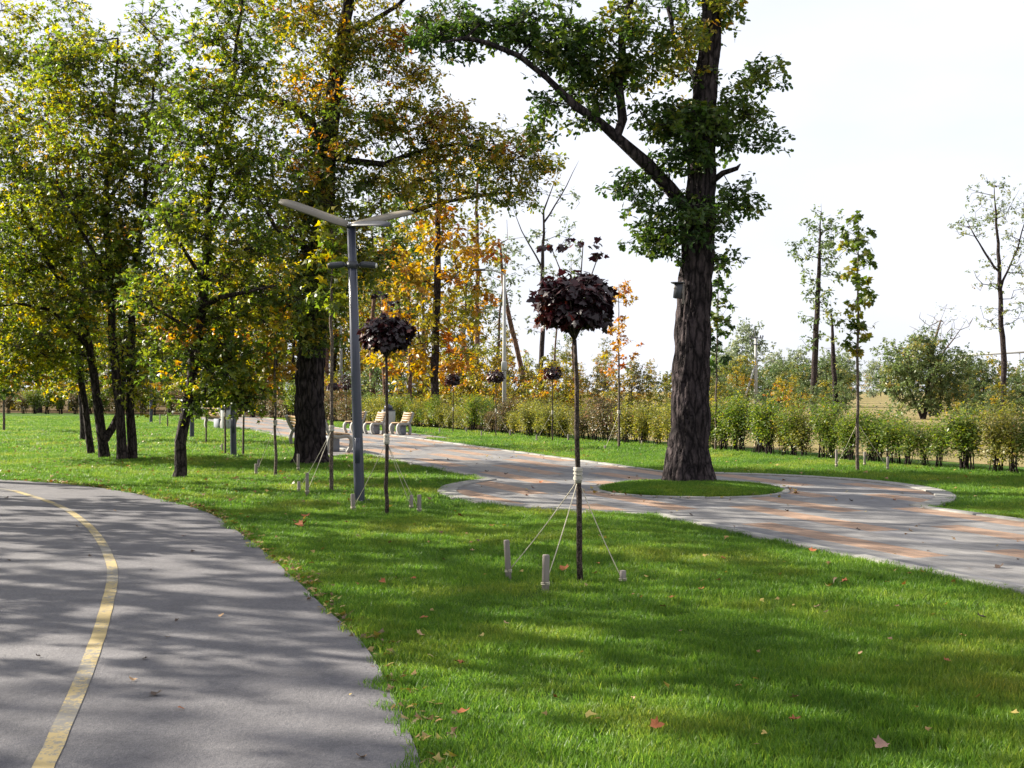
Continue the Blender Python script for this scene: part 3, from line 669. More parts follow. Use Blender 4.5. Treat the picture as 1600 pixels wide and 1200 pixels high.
# ---- single tree near the bike path
SB = ((280 - CX) / FPX * 21.4, 21.4); SD = 21.4
s_skel = [px_skel([(279, 750, 24), (281, 735, 20), (283, 690, 18.5), (290, 645, 17), (300, 600, 16.5), (312, 520, 16), (319, 440, 14), (324, 360, 12), (330, 300, 10), (343, 220, 8), (357, 150, 6), (372, 60, 4), (380, -20, 3)], SD, SB),
          px_skel([(318, 480, 9), (345, 466, 8, -.3), (385, 455, 6, -.6), (432, 446, 4, -.8)], SD, SB, 1), px_skel([(321, 430, 8), (280, 380, 6, -.5), (250, 330, 4, -.8)], SD, SB, 1),
          px_skel([(310, 540, 7), (270, 500, 5, -.6), (240, 480, 4, -1.0)], SD, SB, 1), px_skel([(326, 350, 7), (365, 290, 5, .5), (400, 230, 4, .9)], SD, SB, 1)]
s_bl = px_blobs([(330, 590, 60, 40, .8, 12), (300, 560, 60, 50, 1.0, 16), (380, 560, 50, 50, .9, 12), (270, 470, 60, 60, 1.1, 17), (350, 470, 70, 60, 1.2, 20), (420, 470, 50, 60, .9, 13), (300, 370, 70, 60, 1.2, 20), (380, 370, 70, 60, 1.2, 20), (330, 270, 80, 60, 1.2, 22),
                  (400, 270, 60, 60, 1.1, 15), (300, 190, 50, 50, 1.0, 12), (370, 170, 70, 60, 1.2, 18), (390, 80, 60, 60, 1.1, 14), (330, 90, 50, 50, .9, 9), (380, 0, 60, 50, 1.0, 11), (380, 620, 40, 22, .6, 5), (300, 630, 30, 18, .5, 4)], SD, SB)
make_tree('young_red_oak', 'slender dark-trunked green tree standing closest to the bike path edge', 'tree', SB, s_skel, s_bl, M['leaf_mix'], M['bark'], 13, 'star', .098, 76, .40, (.12, .58), .11, .4, .006, down=.55, dens=1.5, sub=5)

# ---- clump of trees left
def cl_tree(px, py, pts, bl, label, seed, t=(.15, .65), dens=1.0, extra=None, more=()):
    d = depth(py); b = ((px - CX) / FPX * d, d)
    return make_tree('red_oak', label, 'tree', b, [px_skel(pts, d, b)] + [px_skel(m_, d, b, 1) for m_ in more], px_blobs(bl, d, b), M['leaf_mix'], M['bark'], seed, 'star', .102, 76, .48, t, .09, .45, .006, group='clump of red oaks left of the path', down=.5, sub=5, dens=dens * 1.75, extra_tint=extra)
cl_tree(162, 717, [(163, 719, 19), (160, 690, 16), (154, 640, 14), (144, 570, 13), (132, 510, 12), (105, 450, 10), (70, 400, 8), (40, 340, 6), (20, 270, 4)],
        [(60, 540, 70, 60, 1.4, 20), (30, 470, 70, 60, 1.6, 20), (90, 440, 70, 60, 1.5, 20), (40, 370, 80, 70, 1.6, 24), (20, 270, 80, 80, 1.6, 24), (-60, 400, 90, 110, 2, 20), (-50, 540, 70, 50, 1.4, 12), (120, 520, 50, 50, 1.2, 10), (20, 560, 50, 36, 1, 10)],
        'forked red oak in the left clump with the leaning second stem at its foot', 21, (.25, .62), extra=lambda c: .06 * (c[2] < 4),
        more=([(168, 700, 13), (176, 668, 11, .1), (186, 640, 10, .2), (192, 590, 9, .3), (196, 520, 8, .5)], [(140, 545, 7), (80, 485, 6, -.5), (30, 475, 4, -.8), (-10, 480, 3, -1)]))
cl_tree(190, 720, [(191, 722, 19), (189, 690, 16), (186, 640, 14), (179, 560, 13), (174, 480, 12), (168, 400, 10), (163, 320, 9), (172, 230, 7), (178, 140, 5), (184, 60, 3)],
        [(150, 480, 60, 50, 1.2, 14), (110, 340, 70, 70, 1.5, 20), (180, 300, 70, 70, 1.5, 20), (130, 220, 80, 70, 1.5, 22), (190, 180, 70, 70, 1.4, 18), (150, 100, 80, 60, 1.4, 18), (90, 140, 60, 60, 1.3, 14), (170, 400, 60, 50, 1.2, 14)],
        'red oak in the left clump with the straight trunk second from the right', 22, (.2, .62), more=([(170, 430, 7), (120, 350, 5, -.6), (90, 290, 4, -.9)], [(164, 330, 7), (200, 260, 5, .5), (230, 180, 4, .7)]))
cl_tree(206, 719, [(206, 721, 18), (205, 690, 15), (205, 640, 13), (203, 560, 12), (206, 470, 11), (214, 390, 9), (224, 310, 7), (236, 220, 5), (240, 130, 3)],
        [(230, 540, 50, 50, 1.1, 12), (220, 450, 60, 60, 1.2, 16), (240, 350, 60, 60, 1.3, 16), (230, 250, 60, 70, 1.3, 16), (240, 150, 50, 60, 1.2, 12), (210, 600, 36, 30, .8, 7), (240, 60, 40, 50, 1, 7)],
        'red oak in the left clump with the rightmost straight trunk', 23, (.1, .6))
cl_tree(141, 711, [(143, 713, 13), (139, 680, 11), (133, 630, 10), (124, 560, 9), (112, 480, 8), (104, 400, 7), (110, 300, 5), (100, 210, 3)],
        [(110, 580, 40, 36, 1, 9), (70, 500, 50, 50, 1.2, 10), (60, 220, 80, 70, 1.5, 20), (40, 130, 80, 70, 1.5, 20), (100, 60, 70, 60, 1.4, 14), (10, 60, 70, 60, 1.4, 14), (80, 310, 50, 50, 1, 10), (-60, 200, 90, 110, 1.8, 18)],
        'thin-stemmed red oak at the left of the clump behind the forked one', 24, (.22, .66))
cl_tree(131, 688, [(131, 689, 13), (129, 640, 11), (126, 560, 10), (130, 450, 8), (120, 340, 6), (125, 240, 4)],
        [(100, 600, 30, 26, .9, 5), (130, 520, 60, 50, 1.6, 12), (90, 420, 60, 60, 1.6, 12), (150, 380, 60, 60, 1.6, 12), (120, 280, 70, 70, 1.8, 14), (160, 560, 40, 40, 1.2, 7), (200, 540, 40, 40, 1.2, 6)],
        'red oak standing farthest back in the left clump', 25, (.2, .66), .9)

# ---- trees beyond the left picture edge, whose shade falls on the path and the near lawn
def generic(name, label, loc, h, cw, crown0, seed, leafm, barkm, leaf, size, n, per, tint, spread=.42, r0=None, group=None, lean=(0, 0), cat='tree', squash=1.0, bare=0.0, tip=.008, top=.5, step=.5, up=.6):
    rng = np.random.default_rng(seed + 900); r0 = r0 or h * .014
    k = 8; z = np.linspace(0, h * .93, k); wob_ = np.cumsum(rng.normal(0, h * .009, (k, 2)), axis=0)
    sk = [[(wob_[q, 0] - wob_[0, 0] + lean[0] * (z[q] / h) ** 1.2, wob_[q, 1] - wob_[0, 1] + lean[1] * (z[q] / h) ** 1.2, z[q] - (.05 if q == 0 else 0), max(.01, r0 * (1.25 if q == 0 else 1) * (1 - z[q] / h) ** .8)) for q in range(k)]]
    bl = []; m_ = 7
    for q in range(m_):
        t = q / (m_ - 1); zc = h * (crown0 + (1 - crown0) * (t * .92 + .04)); wd = cw * (math.sin(math.pi * (.12 + .88 * (t * (1 - top * .4) + .0)) ** .8) * .9 + .12) * rng.uniform(.75, 1.2)
        for _ in range(2):
            a_ = rng.uniform(0, 6.283); o = wd * rng.uniform(.1, .5)
            bl.append((o * math.cos(a_) + lean[0] * (zc / h), o * math.sin(a_) * squash + lean[1] * (zc / h), zc + rng.normal(0, h * .02), wd * .68, wd * .68 * squash, h * (1 - crown0) / m_ * 1.1, max(2, int(n / m_ / 2 * (.5 + wd / cw)))))
    return make_tree(name, label, cat, loc, sk, bl, leafm, barkm, seed, leaf, size, per, spread, tint, .13, step, tip, group=group, bare=bare, up=up)
SHADE = [((-10.4, 7.8), 8.5, 2.0, .32, 31, 70), ((-12.5, 12.8), 10.5, 2.3, .30, 32, 90), ((-9.6, 15.2), 6.8, 1.6, .34, 33, 52), ((-16.2, 17.2), 12, 2.6, .28, 34, 110), ((-22.5, 14.2), 13.5, 2.9, .28, 38, 110), ((-7.4, 4.6), 6.2, 1.5, .36, 39, 40), ((-13.5, 4.2), 10, 2.4, .3, 40, 80), ((-11.6, 18.4), 11.5, 2.1, .28, 43, 90), ((-16.4, 20.6), 14.5, 2.7, .3, 46, 110), ((-13.6, 22.6), 12.5, 2.0, .3, 47, 80), ((-9.3, 10.4), 8.4, 1.9, .30, 44, 64), ((-15.0, 14.4), 11.5, 2.4, .3, 45, 90)]
SHL = ['nearest to the camera of the tall', 'second nearest', 'shortest', 'broad-crowned', 'outermost', 'smallest front', 'front outer', 'inner', 'rearmost tall', 'rear slim', 'inner front', 'middle inner']
for (loc, h, cw, c0, sd, n), nm in zip(SHADE, SHL):
    generic('red_oak', nm + ' red oak beyond the left edge of the path', loc, h, cw, c0, sd, M['leaf_mix'], M['bark'], 'star', .15, int(n * 1.25), 30, (.15, .7), spread=.5, group='trees left of the bike path')
# ------------------------------------------------------------------ young staked trees
M['wood_grey'] = m_plain('weathered_wood', (.21, .185, .165), .85, .15, .3, 12, .004, (1, 1, .15))
M['rope'] = m_plain('pale_rope', (.52, .47, .36), .9, .1, .15, 40)
M['wrap'] = m_plain('cloth_wrap', (.40, .37, .32), .95, .05, .2, 30, .006)
def stake(loc, h, tie, label, tilt=(0, 0), r=.026, group='stakes of the young trees'):
    o = empty('wooden_stake', (loc[0], loc[1], 0)); tag(o, label, 'stake', group)
    b = MB(); top = np.array((tilt[0] * h, tilt[1] * h, h))
    b.tube([np.array((0, 0, -.05)), top * .5, top * .97, top], [r * 1.02, r, r * .98, r * .85], 9)
    b.build('post', M['wood_grey'], o, False)
    if tie is not None:
        e = np.array(tie) - np.array((loc[0], loc[1], 0)); s = top * .22 + np.array((0, 0, .0)); t = np.linspace(0, 1, 9)
        P = s + (e - s) * t[:, None]; P[:, 2] -= .02 * np.sin(np.pi * t)
        b = MB().tube(P, .0042, 5)
        a = np.linspace(0, 4 * math.pi, 26); b.tube(np.c_[top[0] * .22 + (r + .003) * np.cos(a), top[1] * .22 + (r + .003) * np.sin(a), h * .2 + .012 * a / 6.28], .004, 5)
        b.build('rope', M['rope'], o, True)
    return o
def wrap(parent, z, rad, h=.11, at=(0, 0)):
    t = np.linspace(0, 1, 7); rng = np.random.default_rng(int(z * 1000)); b = MB()
    b.tube(np.c_[np.full(7, at[0]), np.full(7, at[1]), z + (t - .5) * h], rad * (1.25 + .12 * np.sin(t * 7) + rng.uniform(-.15, .25, 7)), 10)
    for zz in (-.25, .1, .33):
        a = np.linspace(0, 6.6, 16); b.tube(np.c_[at[0] + rad * 1.4 * np.cos(a), at[1] + rad * 1.4 * np.sin(a), z + zz * h + .01 * np.sin(a)], .005, 5)
    return b.build('cloth_wrap', M['wrap'], parent, True)

def globe_maple(base, top_xy, z_trunk, cc, rad, n, seed, label, r_tr, size, sprig=None, z_wrap=None, group='purple globe maples', leaf='maple'):
    """thin stem grafted with a dense dome of purple leaves"""
    rng = np.random.default_rng(seed); o = empty('purple_globe_maple', (base[0], base[1], 0)); tag(o, label, 'tree', group)
    c = np.array(cc); t = np.linspace(0, 1, 12); zt = z_trunk
    P = np.c_[top_xy[0] * t + rng.normal(0, .004, 12), top_xy[1] * t + rng.normal(0, .004, 12), zt * t]; P[0] = (0, 0, -.03)
    b = MB().tube(P, r_tr * (1 - .35 * t) * (1 + .05 * np.sin(t * 40)), 10)
    # short branches fanning out of the graft
    g = P[-1]; tips = []
    for q in range(16 if n > 120 else 6):
        v = rng.normal(0, 1, 3); v[2] = abs(v[2]) * .8 - .1; v /= np.linalg.norm(v); e = c + v * np.array(rad) * .8; m = (g + e) / 2 + np.array((0, 0, .05))
        b.tube([g, m, e], [r_tr * .45, r_tr * .22, .003], 5); tips.append(e)
    L, OUT, SZ = [], [], []
    for q in range(n):
        v = rng.normal(0, 1, 3); v /= np.linalg.norm(v); rr_ = rng.uniform(.35, 1) ** .5
        if v[2] < -.45: v[2] *= .5
        lump_ = 1 + .16 * math.sin(3 * math.atan2(v[1], v[0]) + seed) + .10 * math.sin(5 * v[2] + seed)
        L.append(c + v * rr_ * np.array(rad) * lump_ * .88); OUT.append(v * rr_); SZ.append(size * rng.uniform(.6, 1.15))
    if sprig is not None:
        for (sx, sy, sz, n2, sprd) in sprig:
            e = c + np.array((sx, sy, sz)); b.tube([c + np.array((sx * .3, sy * .3, rad[2] * .6)), (c + e) / 2 + np.array((sx * .1, 0, .03)), e], [.008, .006, .004], 5)
            for q in range(n2):
                L.append(e + np.array((rng.uniform(-sprd, sprd), rng.uniform(-.08, .08), rng.normal(0, .016)))); OUT.append(np.array((rng.normal(0, .5), rng.normal(0, .3), .15))); SZ.append(size * rng.uniform(.5, .95))
    L, OUT, SZ = np.array(L), np.array(OUT), np.array(SZ)
    b.build('trunk', M['bark_dark'], o, True)
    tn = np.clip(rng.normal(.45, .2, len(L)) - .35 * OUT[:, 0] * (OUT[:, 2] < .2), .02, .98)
    link('crown', leaf_mesh(L, SZ, tn, leaf, rng, .55, OUT, .9, .7), M['leaf_purple'], o)
    if z_wrap is not None:
        k = z_wrap / zt; wrap(o, z_wrap, r_tr * 1.0, .13 if r_tr > .02 else .12, (top_xy[0] * k, top_xy[1] * k))
    return o
# near maple
nb = (.567, 9.8)
nm = globe_maple(nb, (-.045, 0), 2.02, (-.02, 0, 2.28), (.37, .37, .32), 1800, 5, 'near purple globe maple in front of the round promenade bulge', .026, .074,
                 sprig=[(-.22, .02, .50, 20, .14), (.04, -.02, .53, 16, .15), (.17, .03, .44, 8, .07)], z_wrap=.90)
tie = (nb[0] - .02, nb[1], .86)
stake((-.027, 9.97), .34, tie, 'tall leaning stake on the far left of the near purple maple', (-.06, .02))
stake((.263, 9.37), .30, tie, 'stake closest to the camera at the foot of the near purple maple', (.02, 0), .03)
stake((.917, 9.8), .11, tie, 'short stump of a stake right of the near purple maple', (.0, 0), .028)
# second maple, beside the lamp post
sb = G(604, 806)
globe_maple(sb, (.0, 0), 2.02, (.0, 0, 2.28), (.36, .36, .33), 1150, 6, 'second purple globe maple right of the near grey lamp post', .027, .085,
            sprig=[(-.1, 0, .52, 12, .08), (.02, .02, .43, 10, .12)], z_wrap=.98)
tie = (sb[0], sb[1], .95)
stake(G(655, 803), .25, tie, 'stake right of the second purple maple, beside the promenade bulge', (0, 0), .028)
stake(G(552, 800), .24, tie, 'stake in front of the grey lamp post foot', (-.03, 0), .03)
stake((sb[0] + .25, sb[1] + .75), .2, tie, 'stake behind the second purple maple', (.02, 0), .025)
# far maples
for px, py, cy, rpx, lab, sd in ((708, 677, 595, 13, 'small distant purple maple farthest left of three before the hedge', 61), (775, 682, 590, 15, 'small distant purple maple beside the pale thin mast', 62), (863, 689, 585, 15.5, 'small distant purple maple seen left of the near maple stem', 63), (520, 668, 605, 10, 'tiny far purple maple seen just right of the tall oak trunk', 64), (541, 666, 600, 17, 'far purple maple half hidden by the grey lamp post', 65)):
    b_ = G(px, py); s = b_[1] / FPX; zc = EYE + (HY - cy) * s
    globe_maple(b_, (0, 0), zc - rpx * s * .6, (0, 0, zc), (rpx * s, rpx * s, rpx * s * .95), 420, sd, lab, .022, .12, None, .9, leaf='star')
    if px > 560:
        tie = (b_[0], b_[1], .95)
        stake((b_[0] - .5, b_[1] - .1), .2, tie, 'stake left of the distant purple maple ' + ('farthest left' if px == 708 else 'beside the pale mast' if px == 775 else 'left of the near maple stem'), (0, 0), .025)
        stake((b_[0] + .5, b_[1] - .15), .22, tie, 'stake right of the distant purple maple ' + ('farthest left' if px == 708 else 'beside the pale mast' if px == 775 else 'left of the near maple stem'), (0, 0), .03)

def young(px, py, crown, label, seed, lm, leaf, size, n, per, tint, w=.026, lean=0.0, z_wrap=1.0, spread=.16, stakes=(), name='young_tree', top_px=None, group='young staked trees', ctint=0.0):
    """slim staked tree: crown = (x0,y0,x1,y1) box in photo pixels"""
    d = depth(py); b_ = ((px - CX) / FPX * d, d); x0, y0, x1, y1 = crown; s = d / FPX
    zt = EYE + (HY - y0) * s; zb = EYE + (HY - y1) * s; cx_ = ((x0 + x1) / 2 - px) * s; hw = (x1 - x0) / 2 * s
    sk = [[(0, 0, -.04, w * 1.15), (cx_ * .05, 0, .4, w), (cx_ * .2 + lean, 0, zb, w * .8), (cx_ * .6, 0, (zb + zt) / 2, w * .5), (cx_, 0, zt * .985, .006)]]
    bl = []; m_ = 6
    for q in range(m_):
        t = (q + .5) / m_; ww = hw * (1.0 - abs(t - .38) ** 1.4 * 1.1) ; zc = zb + (zt - zb) * t
        bl.append((cx_ * (.3 + .7 * t), 0, zc, ww * .9, ww * .9, (zt - zb) / m_ * .8, max(2, int(n / m_))))
    o = make_tree(name, label, 'tree', b_, sk, bl, lm, M['bark_young'], seed, leaf, size, per, spread, tint, .12, .25, .004, group=group, wig=.02, down=.9)
    if z_wrap: wrap(o, z_wrap, w, .10, (cx_ * .12, 0))
    for (sx, sy, h, lab) in stakes: stake(G(sx, sy), h, (b_[0], b_[1], (z_wrap or 1.0) - .03), lab, (0, 0), .026)
    return o
young(430, 745, (398, 465, 462, 600), 'young orange-leaved tree with guy ropes left of the tall oak trunk', 71, M['leaf_orange'], 'star', .12, 30, 24, (.2, .75), .028, stakes=((400, 743, .22, 'stake left of the young orange tree'), (404, 733, .2, 'rear stake left of the young orange tree'), (466, 738, .36, 'stake right of the young orange tree, by the oak trunk')))
young(518, 768, (490, 330, 548, 480), 'young tree with thin pale stem between the tall oak and the grey lamp post', 72, M['leaf_mix'], 'star', .12, 30, 22, (.2, .6), .03, stakes=((480, 776, .36, 'tall leaning stake left of the thin stem beside the tall oak'), (467, 768, .16, 'short pale stake farthest left below the tall oak')))
young(352, 711, (325, 500, 378, 600), 'thin young tree left of the second lamp post', 73, M['leaf_mix'], 'star', .13, 18, 20, (.3, .8), .026, stakes=((347, 705, .2, 'stake at the thin tree left of the second lamp post'),))
young(380, 712, (360, 480, 415, 600), 'thin young tree right of the second lamp post', 74, M['leaf_mix'], 'star', .13, 18, 20, (.35, .85), .026)
young(322, 693, (300, 520, 345, 605), 'thin young tree right of the slender dark tree', 75, M['leaf_mix'], 'star', .14, 14, 20, (.2, .6), .024)
young(967, 700, (936, 440, 998, 592), 'young tree with red and orange leaves in front of the brown hedge', 76, M['leaf_orange'], 'star', .13, 34, 17, (.45, .95), .034, spread=.2, stakes=((945, 704, .14, 'stake left of the young red-orange tree'), (1003, 696, .14, 'stake right of the young red-orange tree')))
young(1340, 737, (1308, 345, 1374, 548), 'young narrow dark green tree with pale stem before the right hedge', 77, M['leaf_big'], 'maple', .12, 44, 14, (.1, .6), .034, spread=.17, z_wrap=None, stakes=((1307, 733, .4, 'pale stake left of the narrow dark green tree'), (1351, 730, .32, 'leaning stake right of the narrow dark green tree'), (1387, 736, .28, 'short thick stake farthest right before the hedge')))
young(1118, 705, (1095, 402, 1152, 592), 'young green tree whose crown shows right of the island oak trunk', 78, M['leaf_oak'], 'maple', .14, 36, 15, (.15, .6), .03, spread=.2, z_wrap=None)
young(262, 668, (240, 560, 285, 612), 'far young tree with ropes left of the slender dark tree', 79, M['leaf_mix'], 'star', .2, 12, 16, (.3, .8), .03, stakes=((250, 664, .5, 'far stake left of the young tree with ropes'), (282, 668, .5, 'far stake right of the young tree with ropes')))
young(6, 674, (-30, 545, 40, 622), 'small dark tree at the left picture edge on the far lawn', 80, M['leaf_mix'], 'star', .22, 30, 22, (0, .35), .05, spread=.3, z_wrap=None)

# ------------------------------------------------------------------ lamp posts
M['pole'] = m_plain('grey_blue_paint', (.036, .040, .062), .3, .5, .07, 3)
M['wing'] = m_plain('wing_beige', (.15, .13, .10), .5, .4, .06, 3)
M['wing_top'] = m_plain('wing_grey', (.16, .165, .19), .45, .5, .06, 3)
M['dark'] = m_plain('dark_metal', (.035, .036, .045), .45, .5, .15, 8)
M['glass'] = m_plain('lamp_glass', (.6, .6, .56), .15, .6, .03, 8)
def lamp(base, h, label, lean=(0, 0), rz=0.0):
    o = empty('street_lamp', (base[0], base[1], 0), rz); tag(o, label, 'street lamp', 'three-winged lamp posts along the promenade')
    L = lambda z: np.array((lean[0] * z / h, lean[1] * z / h, z))
    MB().tube([L(0), L(.02), L(h * .5), L(h)], [.076, .076, .068, .060], 24).build('pole', M['pole'], o, True)
    b = MB(); b.tube([L(-.02), L(.018)], [.16, .16], 20)
    b.build('base_plate', M['pole'], o)
    for q in range(4):
        a_ = q * math.pi / 2 + .4
        MB().tube([(.125 * math.cos(a_), .125 * math.sin(a_), .015), (.125 * math.cos(a_), .125 * math.sin(a_), .05)], [.016, .016], 6).build('bolt', M['dark'], o)
    MB().tube([L(h - .01), L(h + .03), L(h + .05)], [.075, .08, .03], 18).build('hub', M['dark'], o, True)
    for az, rise, ln, roll in ((178, .37, .98, .62), (38, .30, .98, .40), (-34, -.06, .66, .42)):
        ca, sa = math.cos(R(az)), math.sin(R(az)); t = np.linspace(0, 1, 12)
        wv = .105 * (.8 + .2 * np.minimum(1, t * 6) - .55 * t ** 14)
        ctr = np.c_[ca * (.05 + ln * t), sa * (.05 + ln * t), h + .03 + rise * (t ** 1.06) * ln - .03 * t ** 6]
        side = np.array((-sa, ca, 0)) * math.cos(roll) + np.array((0, 0, 1)) * math.sin(roll) * (1 if (-sa * 0 + ca) > 0 else -1)
        if ca > 0 and sa < 0: side = np.array((-sa, ca, 0)) * .8 + np.array((0, 0, .38))
        up_ = np.cross(np.array((ca, sa, .25)), side); up_ = up_ / np.linalg.norm(up_) * (1 if up_[2] > 0 else -1) * -1
        if up_[2] < 0: up_ = -up_
        ctr = ctr + L(h) - np.array((0, 0, h))
        A_, B_ = ctr + side * wv[:, None], ctr - side * wv[:, None]
        th_ = .022
        k = 12; i = np.arange(k - 1)
        V = np.vstack([A_ + up_ * th_, B_ + up_ * th_, A_, B_])
        Q = np.vstack([np.stack([i, i + 1, k + i + 1, k + i], 1), np.stack([2 * k + i, 3 * k + i, 3 * k + i + 1, 2 * k + i + 1], 1), np.stack([i, 2 * k + i, 2 * k + i + 1, i + 1], 1), np.stack([k + i, k + i + 1, 3 * k + i + 1, 3 * k + i], 1), [(0, k, 3 * k, 2 * k), (k - 1, 3 * k - 1, 4 * k - 1, 2 * k - 1)]])
        w = link('wing', np_mesh('wing', V, [Q]), M['wing'] if az > 0 else M['dark'], o)  # front right wing gets the dark colour to imitate its shaded underside
        s_ = slice(2, 9); c2 = ctr[s_] - up_ * .006; m2 = len(c2); i2 = np.arange(m2 - 1)
        a2, b2 = c2 + side * wv[s_][:, None] * .75, c2 - side * wv[s_][:, None] * .75
        MB().add(np.vstack([a2, b2, a2 + up_ * .004, b2 + up_ * .004]), np.vstack([np.stack([i2, m2 + i2, m2 + i2 + 1, i2 + 1], 1), np.stack([2 * m2 + i2, 2 * m2 + i2 + 1, 3 * m2 + i2 + 1, 3 * m2 + i2], 1)])).build('reflector_panel', M['wing'] if az > 0 else M['dark'], w)  # panel of that wing darkened too, shade put into the colour
    zf = h * .862
    dr = MB().box(L(.75) + np.array((.0, -.068, 0)), (.07, .022, .36), bev=.006).build('access_door', M['pole'], o); MB().tube([L(.88) + np.array((0, -.078, 0)), L(.88) + np.array((0, -.086, 0))], .008, 8).build('lock', M['dark'], dr)
    for sgn, yaw in ((-1, .12), (1, -.25)):
        f = MB(); p = L(zf)
        f.tube([p + np.array((sgn * .05, 0, .0)), p + np.array((sgn * .15, 0, .0))], [.022, .022], 8)
        dv = np.array((math.cos(yaw), math.sin(yaw) * sgn, -.06 if sgn > 0 else .0)) * sgn; dv[2] = -.10 if sgn > 0 else -.08
        s0 = p + np.array((sgn * .11, 0, .012))
        f.tube([s0, s0 + dv * .04, s0 + dv * .2, s0 + dv * .24], [.03, .045, .047, .04], 14)
        fl = f.build('spotlight', M['dark'], o, True)
        MB().tube([s0 + dv * .24, s0 + dv * .246], [.036, .036], 14).build('lens', M['glass'], fl)
    MB().tube([L(zf - .05), L(zf + .05)], [.078, .078], 20).build('collar', M['dark'], o, True)
    return o
lamp(G(562, 786), 3.92, 'near grey lamp post with three wing panels between the oak and the purple maple', (-.12, 0))
lamp(G(365, 713), 3.92, 'second grey lamp post seen through the foliage left of the oak', (-.06, 0), .3)
lamp(G(300, 684), 3.92, 'third lamp post behind the slender dark tree', (0, 0), .5)
lamp(G(236, 661), 3.92, 'farthest lamp post on the left lawn before the wood', (0, 0), .2)
M['concrete'] = m_plain('pale_concrete', (.33, .33, .325), .8, .2, .12, 7, .003)
def mast(base, h, label, r=.08):
    o = empty('mast', (base[0], base[1], 0)); tag(o, label, 'mast')
    MB().tube([(0, 0, -.1), (0, 0, h * .5), (0, 0, h)], [r, r * .85, r * .6], 12).build('pole', M['concrete'], o, True)
    MB().box((0, 0, h * .42), (r * 2.6, r * 2.6, .35), bev=.02).build('junction_box', M['concrete'], o)
    MB().tube([(0, 0, h), (-.35, -.1, h + .12), (-.8, -.2, h + .15)], [.035, .03, .03], 8).build('arm', M['concrete'], o, True)
    MB().box((-.95, -.24, h + .14), (.5, .2, .07), bev=.02).build('lamp_head', M['dark'], o)
    return o
mast(G(788, 676), 6.0, 'pale thin mast beside the distant purple maple', .085)
mast(G(533, 645), 6.2, 'far pale mast seen between the tall oak and the lamp post', .13)

# ------------------------------------------------------------------ benches and bin
M['bench_wood'] = m_plain('bench_wood', (.25, .15, .06), .55, .35, .25, 5, .003, (.2, 4, 4))
M['bench_conc'] = m_plain('bench_concrete', (.29, .28, .262), .8, .2, .1, 9, .003)
M['pedestal'] = m_plain('bench_pedestal', (.20, .21, .24), .8, .2, .1, 9)
def ribbon(mb, path, hw, x0, x1):
    P = smooth_line(np.array(path), .05); N_ = normals2(P); A_, B_ = P + N_ * hw, P - N_ * hw; k = len(P)
    V = np.vstack([np.c_[np.full(k, x), Q_] for x in (x0, x1) for Q_ in (A_, B_)]); i = np.arange(k - 1)
    mb.add(V, np.vstack([np.stack([i, i + 1, k + i + 1, k + i], 1), np.stack([2 * k + i, 3 * k + i, 3 * k + i + 1, 2 * k + i + 1], 1), np.stack([i, 2 * k + i, 2 * k + i + 1, i + 1], 1), np.stack([k + i, k + i + 1, 3 * k + i + 1, 3 * k + i], 1), [(0, k, 3 * k, 2 * k), (k - 1, 3 * k - 1, 4 * k - 1, 2 * k - 1)]]))
def bench(loc, rz, label, L=1.75):
    """faces local +y"""
    o = empty('park_bench', (loc[0], loc[1], .02), rz); o.scale = (.92, .92, .92) if L < 1 else (1, 1, 1); tag(o, label, 'bench', 'concrete and wood benches on the promenade')
    for x in (-L / 2, L / 2 - .1):
        b = MB(); ribbon(b, [(-.42, .86), (-.36, .70), (-.28, .52), (-.20, .43), (-.02, .40), (.16, .42), (.27, .38), (.31, .26), (.27, .12), (.20, .0)], .045, x, x + .1)
        ribbon(b, [(-.22, .42), (-.27, .30), (-.29, .15), (-.25, .0)], .045, x + .004, x + .096)
        b.build('side_frame', M['bench_conc'], o)
    for q in range(4):
        MB().box((0, -.14 + q * .115, .462), (L - .02, .095, .035), bev=.006).build('seat_slat', M['bench_wood'], o)
    for q in range(4):
        z = .54 + q * .092; y = -.235 - q * .037
        Mx = Matrix.Rotation(.38, 3, 'X'); MB().box((0, y, z), (L - .02, .032, .078), Mx, bev=.006).build('back_slat', M['bench_wood'], o)
    MB().box((0, -.02, .2), (min(.5, L * .5), .30, .40), bev=.015).build('pedestal', M['pedestal'], o)
    return o
ALONG = math.atan2(UD[1], UD[0])          # local x of the benches along the promenade
def at_g(px, py): return G(px, py)
b1 = PQ(34.9, PW + .45); b2 = PQ(31.8, PW + .45)
bench(at_g(585, 679), 2.3, 'pale sunlit concrete seat with wooden slats, left one of the pair across the promenade', .56)
bench(at_g(626, 680), 2.3, 'concrete seat with brown back slats, right one of the pair across the promenade', .56)
bench(at_g(553, 677), 2.4, 'concrete seat mostly hidden behind the near lamp post', .56)
b3 = PQ(23.2, -.45); bench(b3, ALONG + math.pi, 'bench partly hidden behind the tall oak trunk, facing the promenade')
b4 = PQ(26.6, -.5); bench(b4, ALONG + math.pi, 'bench end just showing left of the tall oak trunk')
b5 = PQ(43.2, -.9); bench(b5, ALONG + math.pi + .3, 'pale far bench left of the second lamp post', 1.7)
def bin_(loc, label):
    o = empty('litter_bin', (loc[0], loc[1], .02)); tag(o, label, 'bin')
    MB().tube([(0, 0, 0), (0, 0, .05), (0, 0, .75), (0, 0, .8)], [.20, .24, .27, .25], 16).build('body', M['concrete'], o)
    MB().tube([(0, 0, .8), (0, 0, .83)], [.28, .28], 16).build('rim', M['pole'], o)
    MB().tube([(0, 0, .83), (0, 0, .98), (0, 0, 1.06)], [.18, .15, .03], 12).build('lid', M['pole'], o, True)
bin_(G(607, 675), 'grey-blue litter bin between the pair of concrete seats')
bin_(PQ(41.6, -.8), 'dark litter bin beside the pale far bench on the left')

